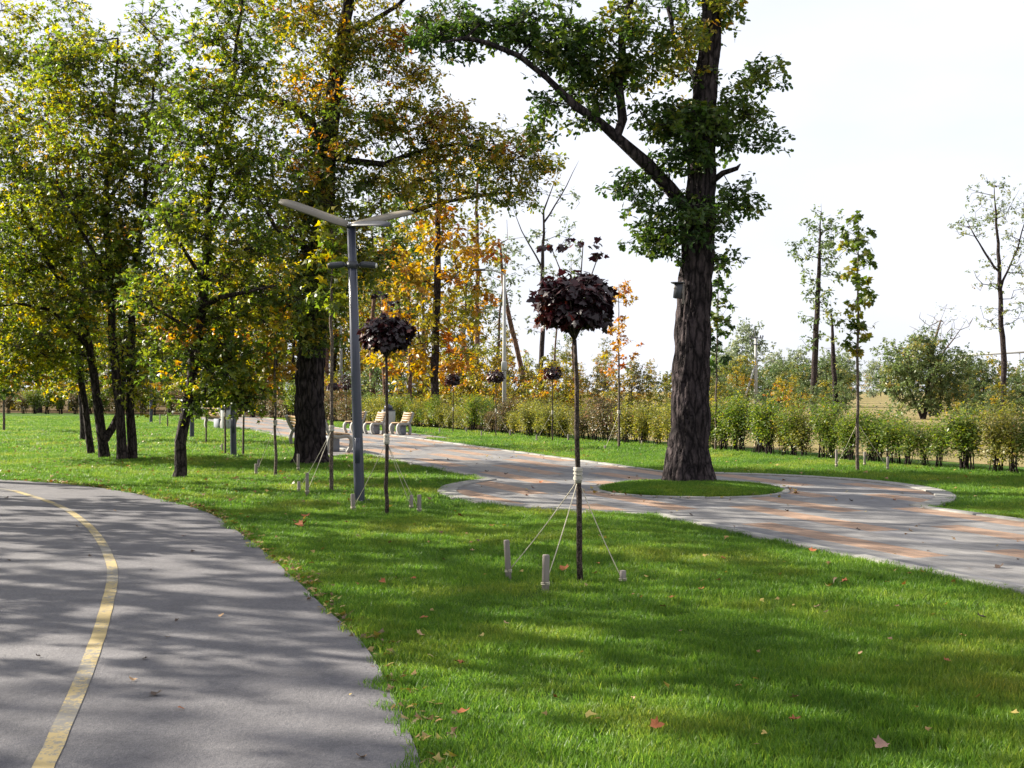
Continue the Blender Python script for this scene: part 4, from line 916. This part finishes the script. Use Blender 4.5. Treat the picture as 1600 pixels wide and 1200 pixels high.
# ------------------------------------------------------------------ nest box on the oak
bx = Wp(1062, 455, 19.42); nbx = empty('nest_box', tuple(bx), -.35); tag(nbx, 'small dark wooden nest box fixed to the left side of the island oak trunk', 'nest box')
Mx = Matrix.Rotation(.10, 3, 'Y')
MB().box((-.02, 0, 0), (.13, .16, .24), Mx, bev=.006).build('box_body', M['dark'], nbx)
MB().box((-.025, -.01, .135), (.20, .22, .022), Matrix.Rotation(.02, 3, 'Y'), bev=.004).build('roof', M['dark'], nbx)
MB().tube([(-.06, -.083, .045), (-.06, -.095, .045)], [.022, .022], 12).build('entrance_ring', M['wood_grey'], nbx)
MB().box((.06, 0, -.02), (.03, .05, .38), bev=.003).build('mounting_batten', M['wood_grey'], nbx)

# ------------------------------------------------------------------ hedge shrubs
def shrub_meshes(seed, lm, h, w, n, per, size, tint, leaf='simple', stems=11, lo=.38):
    rng = np.random.default_rng(seed); X = MB(); C = []
    for q in range(stems):
        a_ = rng.uniform(0, 6.283); l_ = rng.uniform(.15, .9) * w; hh = h * rng.uniform(.72, 1.05); b0 = np.array((rng.normal(0, .07), rng.normal(0, .07), -.02)); e = np.array((l_ * math.cos(a_), l_ * math.sin(a_) * .8, hh)); m_ = (b0 + e) / 2 + np.array((-.12 * l_ * math.cos(a_), -.12 * l_ * math.sin(a_), .08 * h))
        X.tube([b0, (b0 + m_) / 2, m_, (m_ + e) / 2, e], [.012, .011, .009, .006, .002], 5)
        for t in np.linspace(lo, 1.05, max(3, n // stems)):
            p = b0 * (1 - t) ** 2 + 2 * m_ * t * (1 - t) + e * t * t; C.append(p + rng.normal(0, .07, 3))
            X.tube([p, C[-1]], [.004, .002], 3, False)
    C = np.array(C); L = (C[:, None, :] + rng.normal(0, 1, (len(C), per, 3)) * np.array((.10, .10, .085))).reshape(-1, 3); L = L[L[:, 2] > .12]
    tn = np.clip(np.repeat(rng.uniform(*tint, len(C)), per)[:len(L)] + rng.normal(0, .13, len(L)), .01, .99)
    st = np_mesh('stems', np.vstack(X.V), ([np.vstack(X.Q)] if X.Q else []) + ([np.vstack(X.T)] if X.T else []), True); st.materials.append(M['bark'])
    out_ = L - np.array((0, 0, .2)); out_ /= np.linalg.norm(out_, axis=1)[:, None]
    fo = leaf_mesh(L, size * rng.uniform(.6, 1.2, len(L)), tn, leaf, rng, .3, out_, .8, -.8); fo.materials.append(lm)
    return st, fo
SH = {'green': [shrub_meshes(101 + q, M['leaf_shrub'], 1.14, .50, 90, 32, .07, (.1, .75), stems=13, lo=.46) for q in range(4)],
      'yellow': [shrub_meshes(111 + q, M['leaf_shrub2'], 1.02, .50, 80, 34, .065, (.1, .7)) for q in range(2)],
      'brown': [shrub_meshes(121 + q, M['leaf_shrub3'], 1.05, .52, 80, 34, .065, (.1, .9)) for q in range(2)]}
cumh = np.r_[0, np.cumsum(np.linalg.norm(np.diff(HL, axis=0), axis=1))]; rs_ = random.Random(77); t = 2.0; ns_h = 0
SHN = {'green': 'loose bright green', 'yellow': 'yellow-green', 'brown': 'brownish'}
seq = []
while t < cumh[-1] - 1:
    p = np.array((np.interp(t, cumh, HL[:, 0]), np.interp(t, cumh, HL[:, 1]))); px = CX + p[0] / p[1] * FPX
    kind = ('green' if px > 1105 else 'yellow' if 980 < px < 1105 else 'brown' if 905 < px <= 980 else 'yellow' if 800 < px <= 905 else rs_.choice(('brown', 'green', 'brown')) if 740 < px <= 800 else rs_.choice(('yellow', 'yellow', 'green')) if px > 560 else rs_.choice(('green', 'brown', 'brown')))
    if px > 1105 and rs_.random() < .18: kind = 'yellow'
    seq.append((p, px, kind)); t += rs_.uniform(.34, .5) if px > 1105 else rs_.uniform(.62, .82) if px > 560 else rs_.uniform(1.0, 1.4)
order = 0
for p, px, kind in seq:
    for row in range(2 if 560 < px < 1105 else 1):
        st, fo = rs_.choice(SH[kind]); q = p + np.array((rs_.uniform(-.1, .1) + row * .55, rs_.uniform(-.1, .1) + row * .35))
        o = empty('hedge_shrub', (q[0], q[1], 0), rs_.uniform(0, 6.28)); s = rs_.uniform(.72, 1.12) * (1.0 if px > 560 else 1.5); o.scale = (s * rs_.uniform(.9, 1.15), s, s * rs_.uniform(.88, 1.1))
        where = 'right of the narrow young tree' if px > 1345 else 'between island oak and narrow young tree' if px > 1105 else 'just left of the island oak trunk' if px > 960 else 'behind the near purple maple stem' if px > 840 else 'near the pale mast' if px > 700 else 'behind the pair of benches' if px > 560 else 'at the far end of the promenade'
        tag(o, f'{SHN[kind]} {"rear" if row else "front"} hedge shrub {where}', 'shrub', f'{SHN[kind]} hedge shrubs {where}, {"rear" if row else "front"} row')
        link('stems', st, None, o); link('foliage', fo, None, o)
# ------------------------------------------------------------------ woods and fields behind
def at(px, d): return ((px - CX) / FPX * d, d)
# the orange tree behind the benches, and its neighbours, traced from the photograph
def traced(px, d, pts, bl, label, seed, lm, bm, leaf, size, per, spread, tint, name='tree', dens=1.0, more=(), bare=0.0, group=None, tip=.012, step=.6):
    b = at(px, d); sk = [px_skel(pts, d, b)] + [px_skel(m_, d, b, 1) for m_ in more]; sk[0][0] = (sk[0][0][0], sk[0][0][1], -.1, sk[0][0][3])
    return make_tree(name, label, 'tree', b, sk, px_blobs(bl, d, b), lm, bm, seed, leaf, size, per, spread, tint, .13, step, tip, dens=dens, bare=bare, group=group, down=.5)
traced(678, 52, [(678, 668, 15), (678, 640, 13), (680, 560, 12.5), (682, 480, 12), (684, 400, 10), (684, 320, 7), (682, 250, 4)],
       [(640, 560, 50, 50, 1.8, 16), (700, 560, 46, 40, 1.6, 14), (640, 470, 60, 60, 2, 22), (715, 480, 60, 60, 2, 20), (650, 380, 70, 60, 2.2, 22), (720, 390, 60, 60, 2.0, 18), (680, 300, 70, 60, 2, 20), (620, 420, 40, 60, 1.6, 12), (750, 420, 26, 40, 1.2, 8), (610, 540, 40, 40, 1.4, 10)],
       'tall orange-leaved tree with dark trunk behind the benches', 201, M['leaf_orange'], M['bark'], 'simple', .30, 30, .62, (.1, .8), 'orange_tree')
traced(745, 62, [(745, 657, 9), (745, 560, 8), (746, 450, 7), (745, 330, 5), (748, 240, 3)], [(745, 380, 34, 40, 1.5, 9), (752, 300, 40, 50, 1.6, 12), (740, 470, 30, 30, 1.2, 6), (735, 250, 40, 30, 1.4, 8)],
       'straight reddish-trunked tree right of the tall orange tree', 202, M['leaf_olive'], M['bark_pine'], 'simple', .30, 26, .6, (.1, .6), 'pine_tree')
traced(812, 66, [(826, 655, 8), (818, 590, 8), (806, 540, 7.5), (796, 500, 7), (786, 440, 5), (782, 380, 3)], [(785, 430, 36, 50, 1.6, 12), (800, 370, 34, 40, 1.5, 9), (770, 480, 24, 30, 1.2, 5)],
       'leaning reddish trunk right of the pale mast', 203, M['leaf_silver'], M['bark_pine'], 'simple', .26, 20, .6, (0, .6), 'pine_tree', bare=.15)
traced(843, 64, [(843, 656, 8), (845, 580, 7.5), (848, 500, 7), (848, 420, 6), (850, 330, 3), (872, 270, .5)], [(845, 420, 36, 50, 1.6, 12), (870, 380, 34, 40, 1.5, 10), (880, 330, 30, 40, 1.4, 8), (835, 500, 30, 30, 1.2, 6), (868, 460, 24, 36, 1.2, 7)],
       'thin tree with sparse pale crown above the near purple maple', 204, M['leaf_silver'], M['bark'], 'simple', .24, 18, .6, (0, .6), 'thin_tree', bare=.3, more=([(850, 350, 3), (885, 290, 1.6), (905, 250, .5)], [(848, 420, 3), (815, 360, 1.6), (800, 320, .5)]))
# right side
traced(1272, 98, [(1270, 642, 11), (1272, 590, 10), (1275, 520, 9), (1279, 440, 7), (1281, 380, 4), (1283, 318, .5)],
       [(1275, 500, 26, 26, 2, 9), (1280, 440, 34, 34, 2.2, 14), (1285, 385, 44, 34, 2.6, 18), (1282, 345, 34, 26, 2, 10), (1245, 385, 24, 14, 1.2, 6), (1310, 370, 26, 24, 1.6, 8), (1300, 420, 24, 24, 1.5, 7), (1262, 535, 16, 14, 1, 4)],
       'tall slim tree with sparse grey-green crown left of the narrow young tree', 211, M['leaf_pale'], M['bark'], 'simple', .34, 24, .62, (0, .4), 'slim_tree', tip=.02)
traced(1303, 72, [(1306, 652, 9), (1305, 610, 8), (1302, 560, 7), (1300, 510, 4), (1298, 470, .5)], [(1298, 500, 20, 22, 1, 7), (1302, 540, 16, 16, .8, 4), (1290, 470, 14, 14, .8, 3), (1330, 560, 20, 30, 1, 4)],
       'small dark-stemmed tree close left of the narrow young tree', 212, M['leaf_pale'], M['bark'], 'simple', .24, 13, .38, (.2, .9), 'slim_tree')
traced(1566, 72, [(1567, 652, 10), (1568, 600, 9), (1569, 560, 8.5), (1564, 510, 8), (1562, 440, 6.5), (1559, 380, 5), (1555, 320, 2.5), (1553, 278, .5)],
       [(1545, 310, 40, 36, 1.8, 24), (1580, 330, 40, 50, 1.8, 22), (1520, 350, 30, 26, 1.4, 14), (1590, 400, 30, 40, 1.4, 14), (1545, 430, 26, 40, 1.3, 12), (1550, 500, 24, 28, 1.2, 9), (1585, 480, 24, 30, 1.2, 9), (1610, 360, 30, 60, 1.6, 14), (1615, 450, 26, 40, 1.4, 8)],
       'tall thin tree with nearly bare twiggy crown at the right picture edge', 213, M['leaf_pale'], M['bark'], 'simple', .15, 20, .6, (.2, .7), 'slim_tree', bare=.1, dens=1.7, more=([(1561, 430, 4), (1530, 380, 2.4), (1505, 335, .5)], [(1561, 450, 4), (1590, 390, 2.4), (1605, 330, .5)]), step=.5, tip=.014)
traced(1440, 66, [(1442, 662, 8), (1448, 620, 7), (1452, 570, 5), (1450, 530, 3)], [(1440, 590, 60, 48, 2.4, 40), (1412, 562, 42, 36, 1.9, 22), (1476, 572, 40, 42, 1.9, 24), (1445, 535, 30, 20, 1.3, 12), (1400, 600, 26, 30, 1.4, 12), (1485, 610, 26, 30, 1.4, 12), (1440, 635, 50, 16, 1.8, 12)],
       'round bushy yellow-green tree between the narrow young tree and the thin bare tree', 214, M['leaf_pale'], M['bark'], 'simple', .17, 52, .46, (.1, .72), 'bushy_tree', dens=2.8, more=([(1443, 650, 5), (1425, 620, 4), (1410, 580, 3)],))
traced(1462, 76, [(1452, 655, 7), (1456, 600, 6), (1458, 540, 5), (1470, 500, 2), (1480, 475, .5)], [(1450, 505, 30, 22, 1.6, 26), (1480, 490, 26, 16, 1.4, 20), (1500, 510, 22, 26, 1.4, 20), (1470, 530, 40, 24, 1.8, 20)],
       'bare grey twiggy crown rising above the round bushy tree', 215, M['leaf_pale'], M['bark_young'], 'simple', .12, 4, .4, (.1, .5), 'bare_tree', bare=.45, more=([(1458, 570, 4), (1490, 530, 2), (1510, 500, .5)],), tip=.016)

# templates for the rows behind: each copy is a tree of its own
def template(seed, h, cw, c0, lm, bm, n, per, size, tint, spread, top=.5, bare=0.0, lean=(0, 0), r0=None):
    o = generic('template', 'x', (0, 0), h, cw, c0, seed, lm, bm, 'simple', size, n, per, tint, spread, group=None, bare=bare, top=top, tip=.014, step=.8, lean=lean, r0=r0)
    parts = [(c.name.split('.')[0], c.data) for c in o.children]
    for c in list(o.children): bpy.data.objects.remove(c)
    bpy.data.objects.remove(o); return parts
TP = {'olive': [template(301, 13, 3.0, .28, M['leaf_olive'], M['bark'], 90, 30, .32, (.1, .6), .75), template(302, 11, 2.7, .2, M['leaf_olive'], M['bark'], 90, 30, .32, (.25, .85), .75)],
      'green': [template(303, 14, 3.2, .25, M['leaf_big'], M['bark'], 95, 30, .34, (.05, .55), .8), template(304, 12, 2.8, .15, M['leaf_mix'], M['bark'], 95, 30, .34, (.2, .75), .8)],
      'orange': [template(305, 12, 2.8, .2, M['leaf_orange'], M['bark'], 85, 30, .32, (.05, .7), .75)],
      'pine': [template(306, 17, 2.0, .52, M['leaf_big'], M['bark_pine'], 50, 26, .30, (0, .5), .7, r0=.2), template(307, 16, 1.8, .5, M['leaf_silver'], M['bark_pine'], 40, 22, .28, (0, .6), .7, bare=.2, lean=(1.2, 0), r0=.18)],
      'bush': [template(308, 4.2, 2.0, .02, M['leaf_olive'], M['bark'], 70, 30, .20, (.0, .6), .5), template(309, 3.8, 1.9, .02, M['leaf_olive'], M['bark'], 70, 30, .20, (.25, .85), .5), template(310, 4.5, 2.0, .02, M['leaf_shrub3'], M['bark'], 70, 30, .2, (.0, .8), .5), template(311, 4.4, 2.1, .02, M['leaf_pale'], M['bark'], 70, 30, .2, (.0, .6), .5)],
      'willow': [template(312, 11, 5.2, .08, M['leaf_silver'], M['bark'], 120, 34, .5, (.0, .8), 1.1), template(313, 9, 4.4, .06, M['leaf_silver'], M['bark'], 110, 34, .45, (.2, .9), 1.0)]}
rb = random.Random(3)
NAMES = {'olive': 'olive_tree_crown', 'green': 'woodland_tree', 'orange': 'woodland_tree', 'pine': 'pine_tree', 'bush': 'woodland_bush', 'willow': 'willow_tree'}
def put(kind, px, d, s, label, group, which=None, cat='tree'):
    p = at(px, d); parts = TP[kind][which if which is not None else rb.randrange(len(TP[kind]))]
    o = empty({'olive': 'woodland_tree'}.get(kind, NAMES[kind]), (p[0], p[1], 0), rb.uniform(0, 6.28)); o.scale = (s * rb.uniform(.9, 1.1), s * rb.uniform(.9, 1.1), s * rb.uniform(.92, 1.08))
    tag(o, label, cat, group)
    for nm_, me_ in parts: link(nm_, me_, None, o)
    return o
KN = {'olive': 'olive-yellow broadleaf tree', 'green': 'dark green broadleaf tree', 'orange': 'orange broadleaf tree', 'pine': 'tall bare-stemmed tree', 'bush': 'bush', 'willow': 'silvery willow'}
def wood(items):
    for kind, px, d, s, where, *w in items:
        put(kind, px, d, s, f'{KN[kind]} in the wood {where}', f'{KN[kind]}s in the wood {where}', w[0] if w else None, 'bush' if kind == 'bush' else 'tree')
W1, W2, W3, W4 = 'behind the clump of red oaks', 'behind the tall oak', 'behind the benches', 'behind the brown hedge'
wood([('green', -30, 88, 1.0, W1), ('olive', 20, 96, 1.0, W1), ('green', 60, 84, 1.1, W1), ('orange', 95, 100, 1.0, W1), ('green', 110, 92, 1.05, W1), ('olive', 150, 86, 1.0, W1), ('green', 195, 96, 1.1, W1), ('olive', 235, 90, 1.0, W1), ('orange', 265, 102, 1.0, W1), ('green', 290, 84, 1.1, W1),
      ('olive', 330, 92, 1.05, W2), ('orange', 355, 84, .9, W2), ('olive', 385, 88, 1.0, W2), ('green', 410, 98, 1.1, W2), ('orange', 432, 80, .9, W2), ('olive', 455, 84, 1.0, W2), ('pine', 500, 74, .9, W2), ('olive', 525, 88, 1.0, W2), ('pine', 512, 80, .85, W2),
      ('pine', 586, 70, .95, W3), ('olive', 575, 82, 1.0, W3), ('olive', 612, 78, .85, W3), ('pine', 627, 74, .9, W3), ('orange', 600, 90, 1.0, W3), ('pine', 660, 80, .8, W3), ('olive', 655, 90, .95, W3), ('pine', 642, 68, .75, W3), ('pine', 718, 72, .75, W3), ('olive', 705, 84, .8, W3), ('olive', 740, 90, .75, W3), ('pine', 605, 66, .85, W3), ('orange', 560, 96, 1.0, W3),
      ('pine', 768, 76, .7, W4, 1), ('pine', 868, 82, .62, W4, 1), ('olive', 790, 96, .6, W4), ('olive', 885, 92, .42, W4), ('olive', 935, 96, .38, W4), ('pine', 897, 84, .6, W4)])
BK = 'low bush'
def bushes(items):
    for px, d, s, w, where in items:
        nmk = ['olive', 'yellow-orange', 'brown', 'pale green'][w]
        put('bush', px, d, s, f'{nmk} bush {where}', f'{nmk} bushes {where}', w, 'bush')
rbb = random.Random(9)
for px in range(-40, 480, 34): bushes([(px + rbb.uniform(-8, 8), 92 + rbb.uniform(-4, 4), rbb.uniform(.75, 1.05), rbb.choice((0, 2, 2, 1)), 'along the edge of the wood behind the left lawn')])
for px in range(495, 700, 26): bushes([(px + rbb.uniform(-8, 8), 68 + rbb.uniform(-4, 8), rbb.uniform(.6, .85), rbb.choice((0, 1, 3)), 'under the trees behind the benches')])
for px in range(700, 1075, 24): bushes([(px + rbb.uniform(-8, 8), 58 + rbb.uniform(-3, 8), rbb.uniform(.72, .95) * (1.0 if px < 880 else .72), 1 if px < 900 and rbb.random() < .6 else rbb.choice((0, 0, 2, 1)), 'behind the hedge left of the island oak')])
for px in [q for q in range(1120, 1330, 12) if not 1168 < q < 1192]: bushes([(px + rbb.uniform(-8, 8), 116 + rbb.uniform(-4, 10), rbb.uniform(.75, 1.1), 3 if rbb.random() < .7 else 0, 'around the utility pole')])
for px in range(1500, 1640, 15): bushes([(px + rbb.uniform(-8, 8), 80 + rbb.uniform(-6, 8), rbb.uniform(.6, .9), rbb.choice((3, 3, 1, 0)), 'around the thin bare tree at the right edge')])
for px in list(range(1112, 1160, 15)) + list(range(1205, 1330, 17)) + list(range(1470, 1640, 19)): bushes([(px + rbb.uniform(-6, 6), 74 + rbb.uniform(-7, 9), rbb.uniform(.36, .62), rbb.choice((3, 3, 3, 0, 1)), 'in the meadow just beyond the right hedge')])
for px, s_, w_ in ((1142, .5, 1), (1160, .45, 1)): put('orange', px, 108, s_ * .5, 'small bright orange tree beside the utility pole', 'small orange trees beside the utility pole')
for px, d, s, w in ((1095, 190, 1.0, 1), (1130, 175, .9, 0), (1170, 150, 1.05, 0), (1150, 210, 1.0, 1), (1215, 230, 1.1, 1), (1245, 200, 1.0, 0), (1290, 170, .85, 1), (1320, 230, 1.0, 0), (1365, 260, 1.0, 1), (1410, 260, 1.0, 0)):
    put('willow', px, d, s * .78, 'silvery rounded willow on the far side of the meadow', 'far willows beyond the meadow', w)
for px in range(1040, 1680, 22):
    k_ = rbb.choice(('olive', 'green', 'orange', 'olive')); put(k_, px + rbb.uniform(-8, 8), rbb.uniform(270, 330), rbb.uniform(.52, .7), {'olive': 'olive', 'green': 'green', 'orange': 'orange'}[k_] + ' tree in the far tree line on the right', k_ + ' trees in the far tree line', None)
for px in range(-60, 1040, 40):
    k_ = rbb.choice(('olive', 'green', 'olive')); put(k_, px + rbb.uniform(-8, 8), rbb.uniform(112, 135), rbb.uniform(.85, 1.1) * (1 if px < 640 else .45), k_ + ' tree in the deep wood behind the front trunks', k_ + ' trees in the deep wood', None)

# ------------------------------------------------------------------ utility poles, wire and far building
def utility(px, d, h, label, brace):
    p = at(px, d); o = empty('utility_pole', (p[0], p[1], 0)); tag(o, label, 'utility pole')
    MB().tube([(0, 0, -.2), (0, 0, h * .5), (0, 0, h * .88)], [.19, .16, .12], 10).build('pole', M['concrete'], o)
    if brace:
        MB().tube([(-1.05 - .35, 0, -.2), (-.1, 0, h * .52)], [.11, .09], 8).build('brace', M['concrete'], o)
        MB().tube([(0, 0, h * .86), (-.15, 0, h)], [.05, .04], 6).build('rod', M['dark'], o)
        for z, w in ((h * .885, .62), (h * .80, .56)):
            cr = MB().box((0, -.2, z), (w * 2, .12, .10)).build('crossarm', M['dark'], o)
            for x in (-w, -w * .65, w * .65, w): MB().tube([(x, -.2, z + .04), (x, -.2, z + .14), (x, -.2, z + .26)], [.03, .075, .05], 8).build('insulator', M['dark'], cr)
    return o
utility(1181, 112, 7.4, 'concrete utility pole with two crossarms and slanting brace pole beyond the hedge', True)
utility(1244, 180, 6.2, 'second pale utility pole without brace right of the braced one', False)
A_, B_ = np.array((*at(1181, 112), 5.2)), np.array((*at(1244, 180), 5.6)); t = np.linspace(0, 1, 16)[:, None]; P = A_ + (B_ - A_) * t; P[:, 2] -= .5 * np.sin(np.pi * t[:, 0])
tag(MB().tube(P, .03, 5).build('overhead_wire', M['concrete']), 'thin wire running between the two utility poles', 'wire')
M['pipe'] = m_plain('pipe_grey', (.30, .31, .33), .6, .4, .1, .3)
pd = 210; pa, pb = np.array((*at(1492, pd + 6), 0)), np.array((*at(1700, pd - 6), 0)); pl = empty('elevated_pipeline', tuple(pa)); tag(pl, 'thin grey pipeline raised on posts far behind the thin bare tree', 'pipeline')
ve = pb - pa; z0, z1 = EYE + (HY - 554) / FPX * pd, EYE + (HY - 546) / FPX * pd
MB().tube([(0, 0, z0), (ve[0] / 2, ve[1] / 2, (z0 + z1) / 2), (ve[0], ve[1], z1)], .26, 10).build('pipe', M['pipe'], pl, True)
for q in range(5):
    t_ = .08 + q * .21; p_ = ve * t_; MB().tube([(p_[0], p_[1], -.2), (p_[0], p_[1], z0 + (z1 - z0) * t_ - .2)], .13, 8).build('post', M['pipe'], pl)

# ------------------------------------------------------------------ fallen leaves
def m_fallen(name, c):
    m, n, l = mat(name); b = principled(n, l, .7, .25); t_ = noise(n, l, coords(n), 30, 4, .7)
    r_ = ramp(n, [(.3, tuple(x * .6 for x in c)), (.7, tuple(min(1, x * 1.35) for x in c))]); l.new(t_.outputs[0], r_.inputs[0]); l.new(r_.outputs[0], b.inputs['Base Color']); return m
FM = {'rust': m_fallen('fallen_rust', (.26, .085, .03)), 'tan': m_fallen('fallen_tan', (.38, .24, .13)), 'yellow': m_fallen('fallen_yellow', (.42, .30, .08)), 'dark': m_fallen('fallen_dark', (.06, .04, .03)), 'pink': m_fallen('fallen_pinkish', (.26, .155, .12))}
def curled(seed, tpl, m):
    rng = np.random.default_rng(seed); TV, TF = TPL[tpl]; V = TV.copy(); V[:, 0] -= .45
    a_, b_ = rng.uniform(-.9, .9), rng.uniform(.3, 1.0); V[:, 2] = a_ * V[:, 0] * V[:, 1] + b_ * (V[:, 1] ** 2) + .5 * rng.uniform(-.3, 1) * V[:, 0] ** 2 + rng.normal(0, .025, len(V))
    me_ = np_mesh('fallen_leaf', V, [TF]); me_.materials.append(m); return me_
FMESH = {k_: [curled(40 + q, t_, FM[k_]) for q, t_ in enumerate(('maple', 'oak', 'maple'))] for k_ in FM}
rf_ = random.Random(21)
FN = {'rust': 'dry rust-brown', 'tan': 'dry tan', 'yellow': 'dry yellow', 'dark': 'dark curled', 'pink': 'dry pinkish-brown'}
def fallen(px, py, kind, size, where, label=None, z=None):
    p = G(px, py); o = bpy.data.objects.new('fallen_leaf', rf_.choice(FMESH[kind])); COL.objects.link(o)
    zz = z if z is not None else (.05 if 'lawn' in where else .02)
    o.location = (p[0], p[1], zz); o.rotation_euler = (rf_.uniform(-.5, .5), rf_.uniform(-.4, .4), rf_.uniform(0, 6.28)); o.scale = (size * .52,) * 3
    tag(o, label or f'{FN[kind]} leaf lying on the {where}', 'leaf', None if label else f'{FN[kind]} leaves on the {where}')
LF = 'lawn in front of the maples'
for px, py, k_, s in ((723, 1128, 'rust', .12), (1027, 1150, 'rust', .13), (1243, 1140, 'rust', .1), (1193, 1162, 'yellow', .1), (1240, 1105, 'tan', .09), (713, 1047, 'rust', .1), (1345, 1032, 'tan', .1), (1035, 957, 'rust', .11), (1095, 930, 'rust', .1), (663, 975, 'rust', .13), (655, 1003, 'tan', .12), (720, 1050, 'rust', .09),
                     (597, 918, 'rust', .11), (557, 920, 'rust', .1), (535, 958, 'tan', .1), (645, 912, 'rust', .1), (720, 812, 'rust', .15), (768, 828, 'rust', .1), (738, 868, 'tan', .1), (880, 897, 'rust', .17), (935, 888, 'rust', .12), (930, 905, 'yellow', .09), (1240, 955, 'yellow', .08), (1270, 868, 'rust', .14), (1318, 918, 'rust', .14), (1300, 921, 'tan', .08), (1292, 925, 'yellow', .08),
                     (1385, 918, 'rust', .09), (1278, 958, 'tan', .1), (1534, 975, 'dark', .12), (1475, 980, 'dark', .08), (1505, 1005, 'yellow', .08), (1480, 1045, 'rust', .08), (1155, 1085, 'rust', .09), (990, 1105, 'tan', .09), (870, 1105, 'rust', .08), (1050, 943, 'rust', .08), (1010, 910, 'yellow', .07), (610, 855, 'rust', .1), (560, 845, 'tan', .09), (540, 822, 'rust', .11), (495, 915, 'tan', .08), (790, 985, 'tan', .07), (1420, 905, 'rust', .08), (1130, 880, 'rust', .09), (1180, 905, 'yellow', .07)):
    fallen(px, py, k_, s, LF)
fallen(1375, 1182, 'pink', .125, LF, 'large pinkish-brown maple leaf on the lawn at the bottom right edge')
for q in range(5): fallen(467 + rf_.uniform(-11, 11), 828 + rf_.uniform(-5, 5), 'rust', .19, 'lawn', None if q else 'large rust-brown leaf of the clump beside the bike path', .05 + .02 * q)
for px, py, k_, s in ((346, 965, 'tan', .13), (242, 1090, 'dark', .12), (284, 1112, 'rust', .09), (207, 1068, 'tan', .08), (287, 840, 'rust', .11), (234, 893, 'dark', .07), (276, 973, 'dark', .06), (226, 1034, 'dark', .06), (301, 865, 'dark', .1), (10, 780, 'dark', .12), (13, 878, 'dark', .1), (565, 1190, 'tan', .09), (484, 940, 'tan', .09), (548, 1090, 'yellow', .06), (120, 825, 'tan', .1), (140, 872, 'dark', .08), (180, 800, 'tan', .1), (60, 1030, 'dark', .06), (262, 1000, 'tan', .06)):
    fallen(px, py, k_, s, 'asphalt bike path')
for px, py, k_, s in ((1451, 863, 'dark', .12), (1560, 889, 'dark', .17), (1422, 832, 'tan', .12), (1341, 830, 'dark', .1), (1396, 783, 'rust', .14), (825, 770, 'dark', .2), (832, 764, 'rust', .16), (822, 776, 'rust', .15), (888, 775, 'dark', .16), (1050, 803, 'dark', .1), (1080, 807, 'dark', .1), (1330, 784, 'dark', .12), (1230, 800, 'dark', .1), (760, 738, 'dark', .16), (790, 742, 'dark', .16), (745, 726, 'dark', .18), (700, 720, 'dark', .16), (800, 716, 'rust', .16), (1010, 752, 'dark', .12), (845, 755, 'rust', .14), (1590, 876, 'dark', .1), (1255, 760, 'dark', .12), (1490, 845, 'tan', .08), (650, 703, 'dark', .16)):
    fallen(px, py, k_, s, 'promenade paving')
# the mass of small leaves: along the path edges and over the far lawn
rng = np.random.default_rng(17); pts = []
e_ = EDGE[(EDGE[:, 1] > 3) & (EDGE[:, 1] < 21)]
pts.append(np.c_[e_[rng.integers(0, len(e_), 900)] + np.abs(rng.normal(0, .09, (900, 1))) * np.array((.9, .45)) + rng.normal(0, .03, (900, 2)), np.full(900, .028)])
P = np.c_[rng.uniform(-16, -2, 1500), rng.uniform(16, 48, 1500)]; P = P[(np.abs(P[:, 0]) < P[:, 1] * .5)]; P = P[~(inside(P, BIKE_POLY) | inside(P, PROM_POLY) | inside(P, PAD_POLY))]; pts.append(np.c_[P, np.full(len(P), .06)])
P = np.c_[rng.uniform(-4, 9, 620), rng.uniform(5, 40, 620)]; P = P[~inside(P, BIKE_POLY)]; inp = inside(P, PROM_POLY); P = P[(P[:, 0] < np.interp(P[:, 1], HL[:, 1], HL[:, 0]))] if False else P; inp = inside(P, PROM_POLY); pts.append(np.c_[P, np.where(inp, .018, .055)])
a_ = rng.uniform(0, 6.283, 90); pts.append(np.c_[ISL_C[0] + 1.6 * np.cos(a_) + rng.normal(0, .1, 90), ISL_C[1] + 1.6 * np.sin(a_) + rng.normal(0, .1, 90), np.full(90, .03)])
pts = np.vstack(pts); n_ = len(pts)
lm_ = m_leaf('leaf_litter', [(0, (.08, .05, .025)), (.4, (.20, .10, .035)), (.7, (.27, .19, .06)), (1, (.30, .24, .06))], .15)
lo = link('leaf_litter', leaf_mesh(pts, rng.uniform(.03, .07, n_) * np.where(pts[:, 1] > 16, 1.3, 1), rng.uniform(0, 1, n_), 'star', rng, 1.6, droop=0), lm_)
tag(lo, 'scattered small brown and yellow leaves on the grass and path edges', 'leaves', kind='stuff')

# ------------------------------------------------------------------ labels: tell look-alikes apart by their order in the view
ORD = 'first second third fourth fifth sixth seventh eighth ninth tenth eleventh twelfth thirteenth fourteenth fifteenth sixteenth seventeenth eighteenth nineteenth twentieth'.split()
def ordinal(k):
    return ORD[k] if k < 20 else ('twenty-' if k < 29 else 'thirty-') + ORD[(k - 20) % 10] if k < 39 else str(k + 1) + 'th'
same = {}
for o in SC.objects:
    if o.parent is None and 'label' in o: same.setdefault(o['label'], []).append(o)
for lab, os_ in same.items():
    if len(os_) > 1:
        os_.sort(key=lambda o: o.location.x / max(1, o.location.y))
        for k, o in enumerate(os_): o['label'] = f'{lab}, {ordinal(k)} from left'
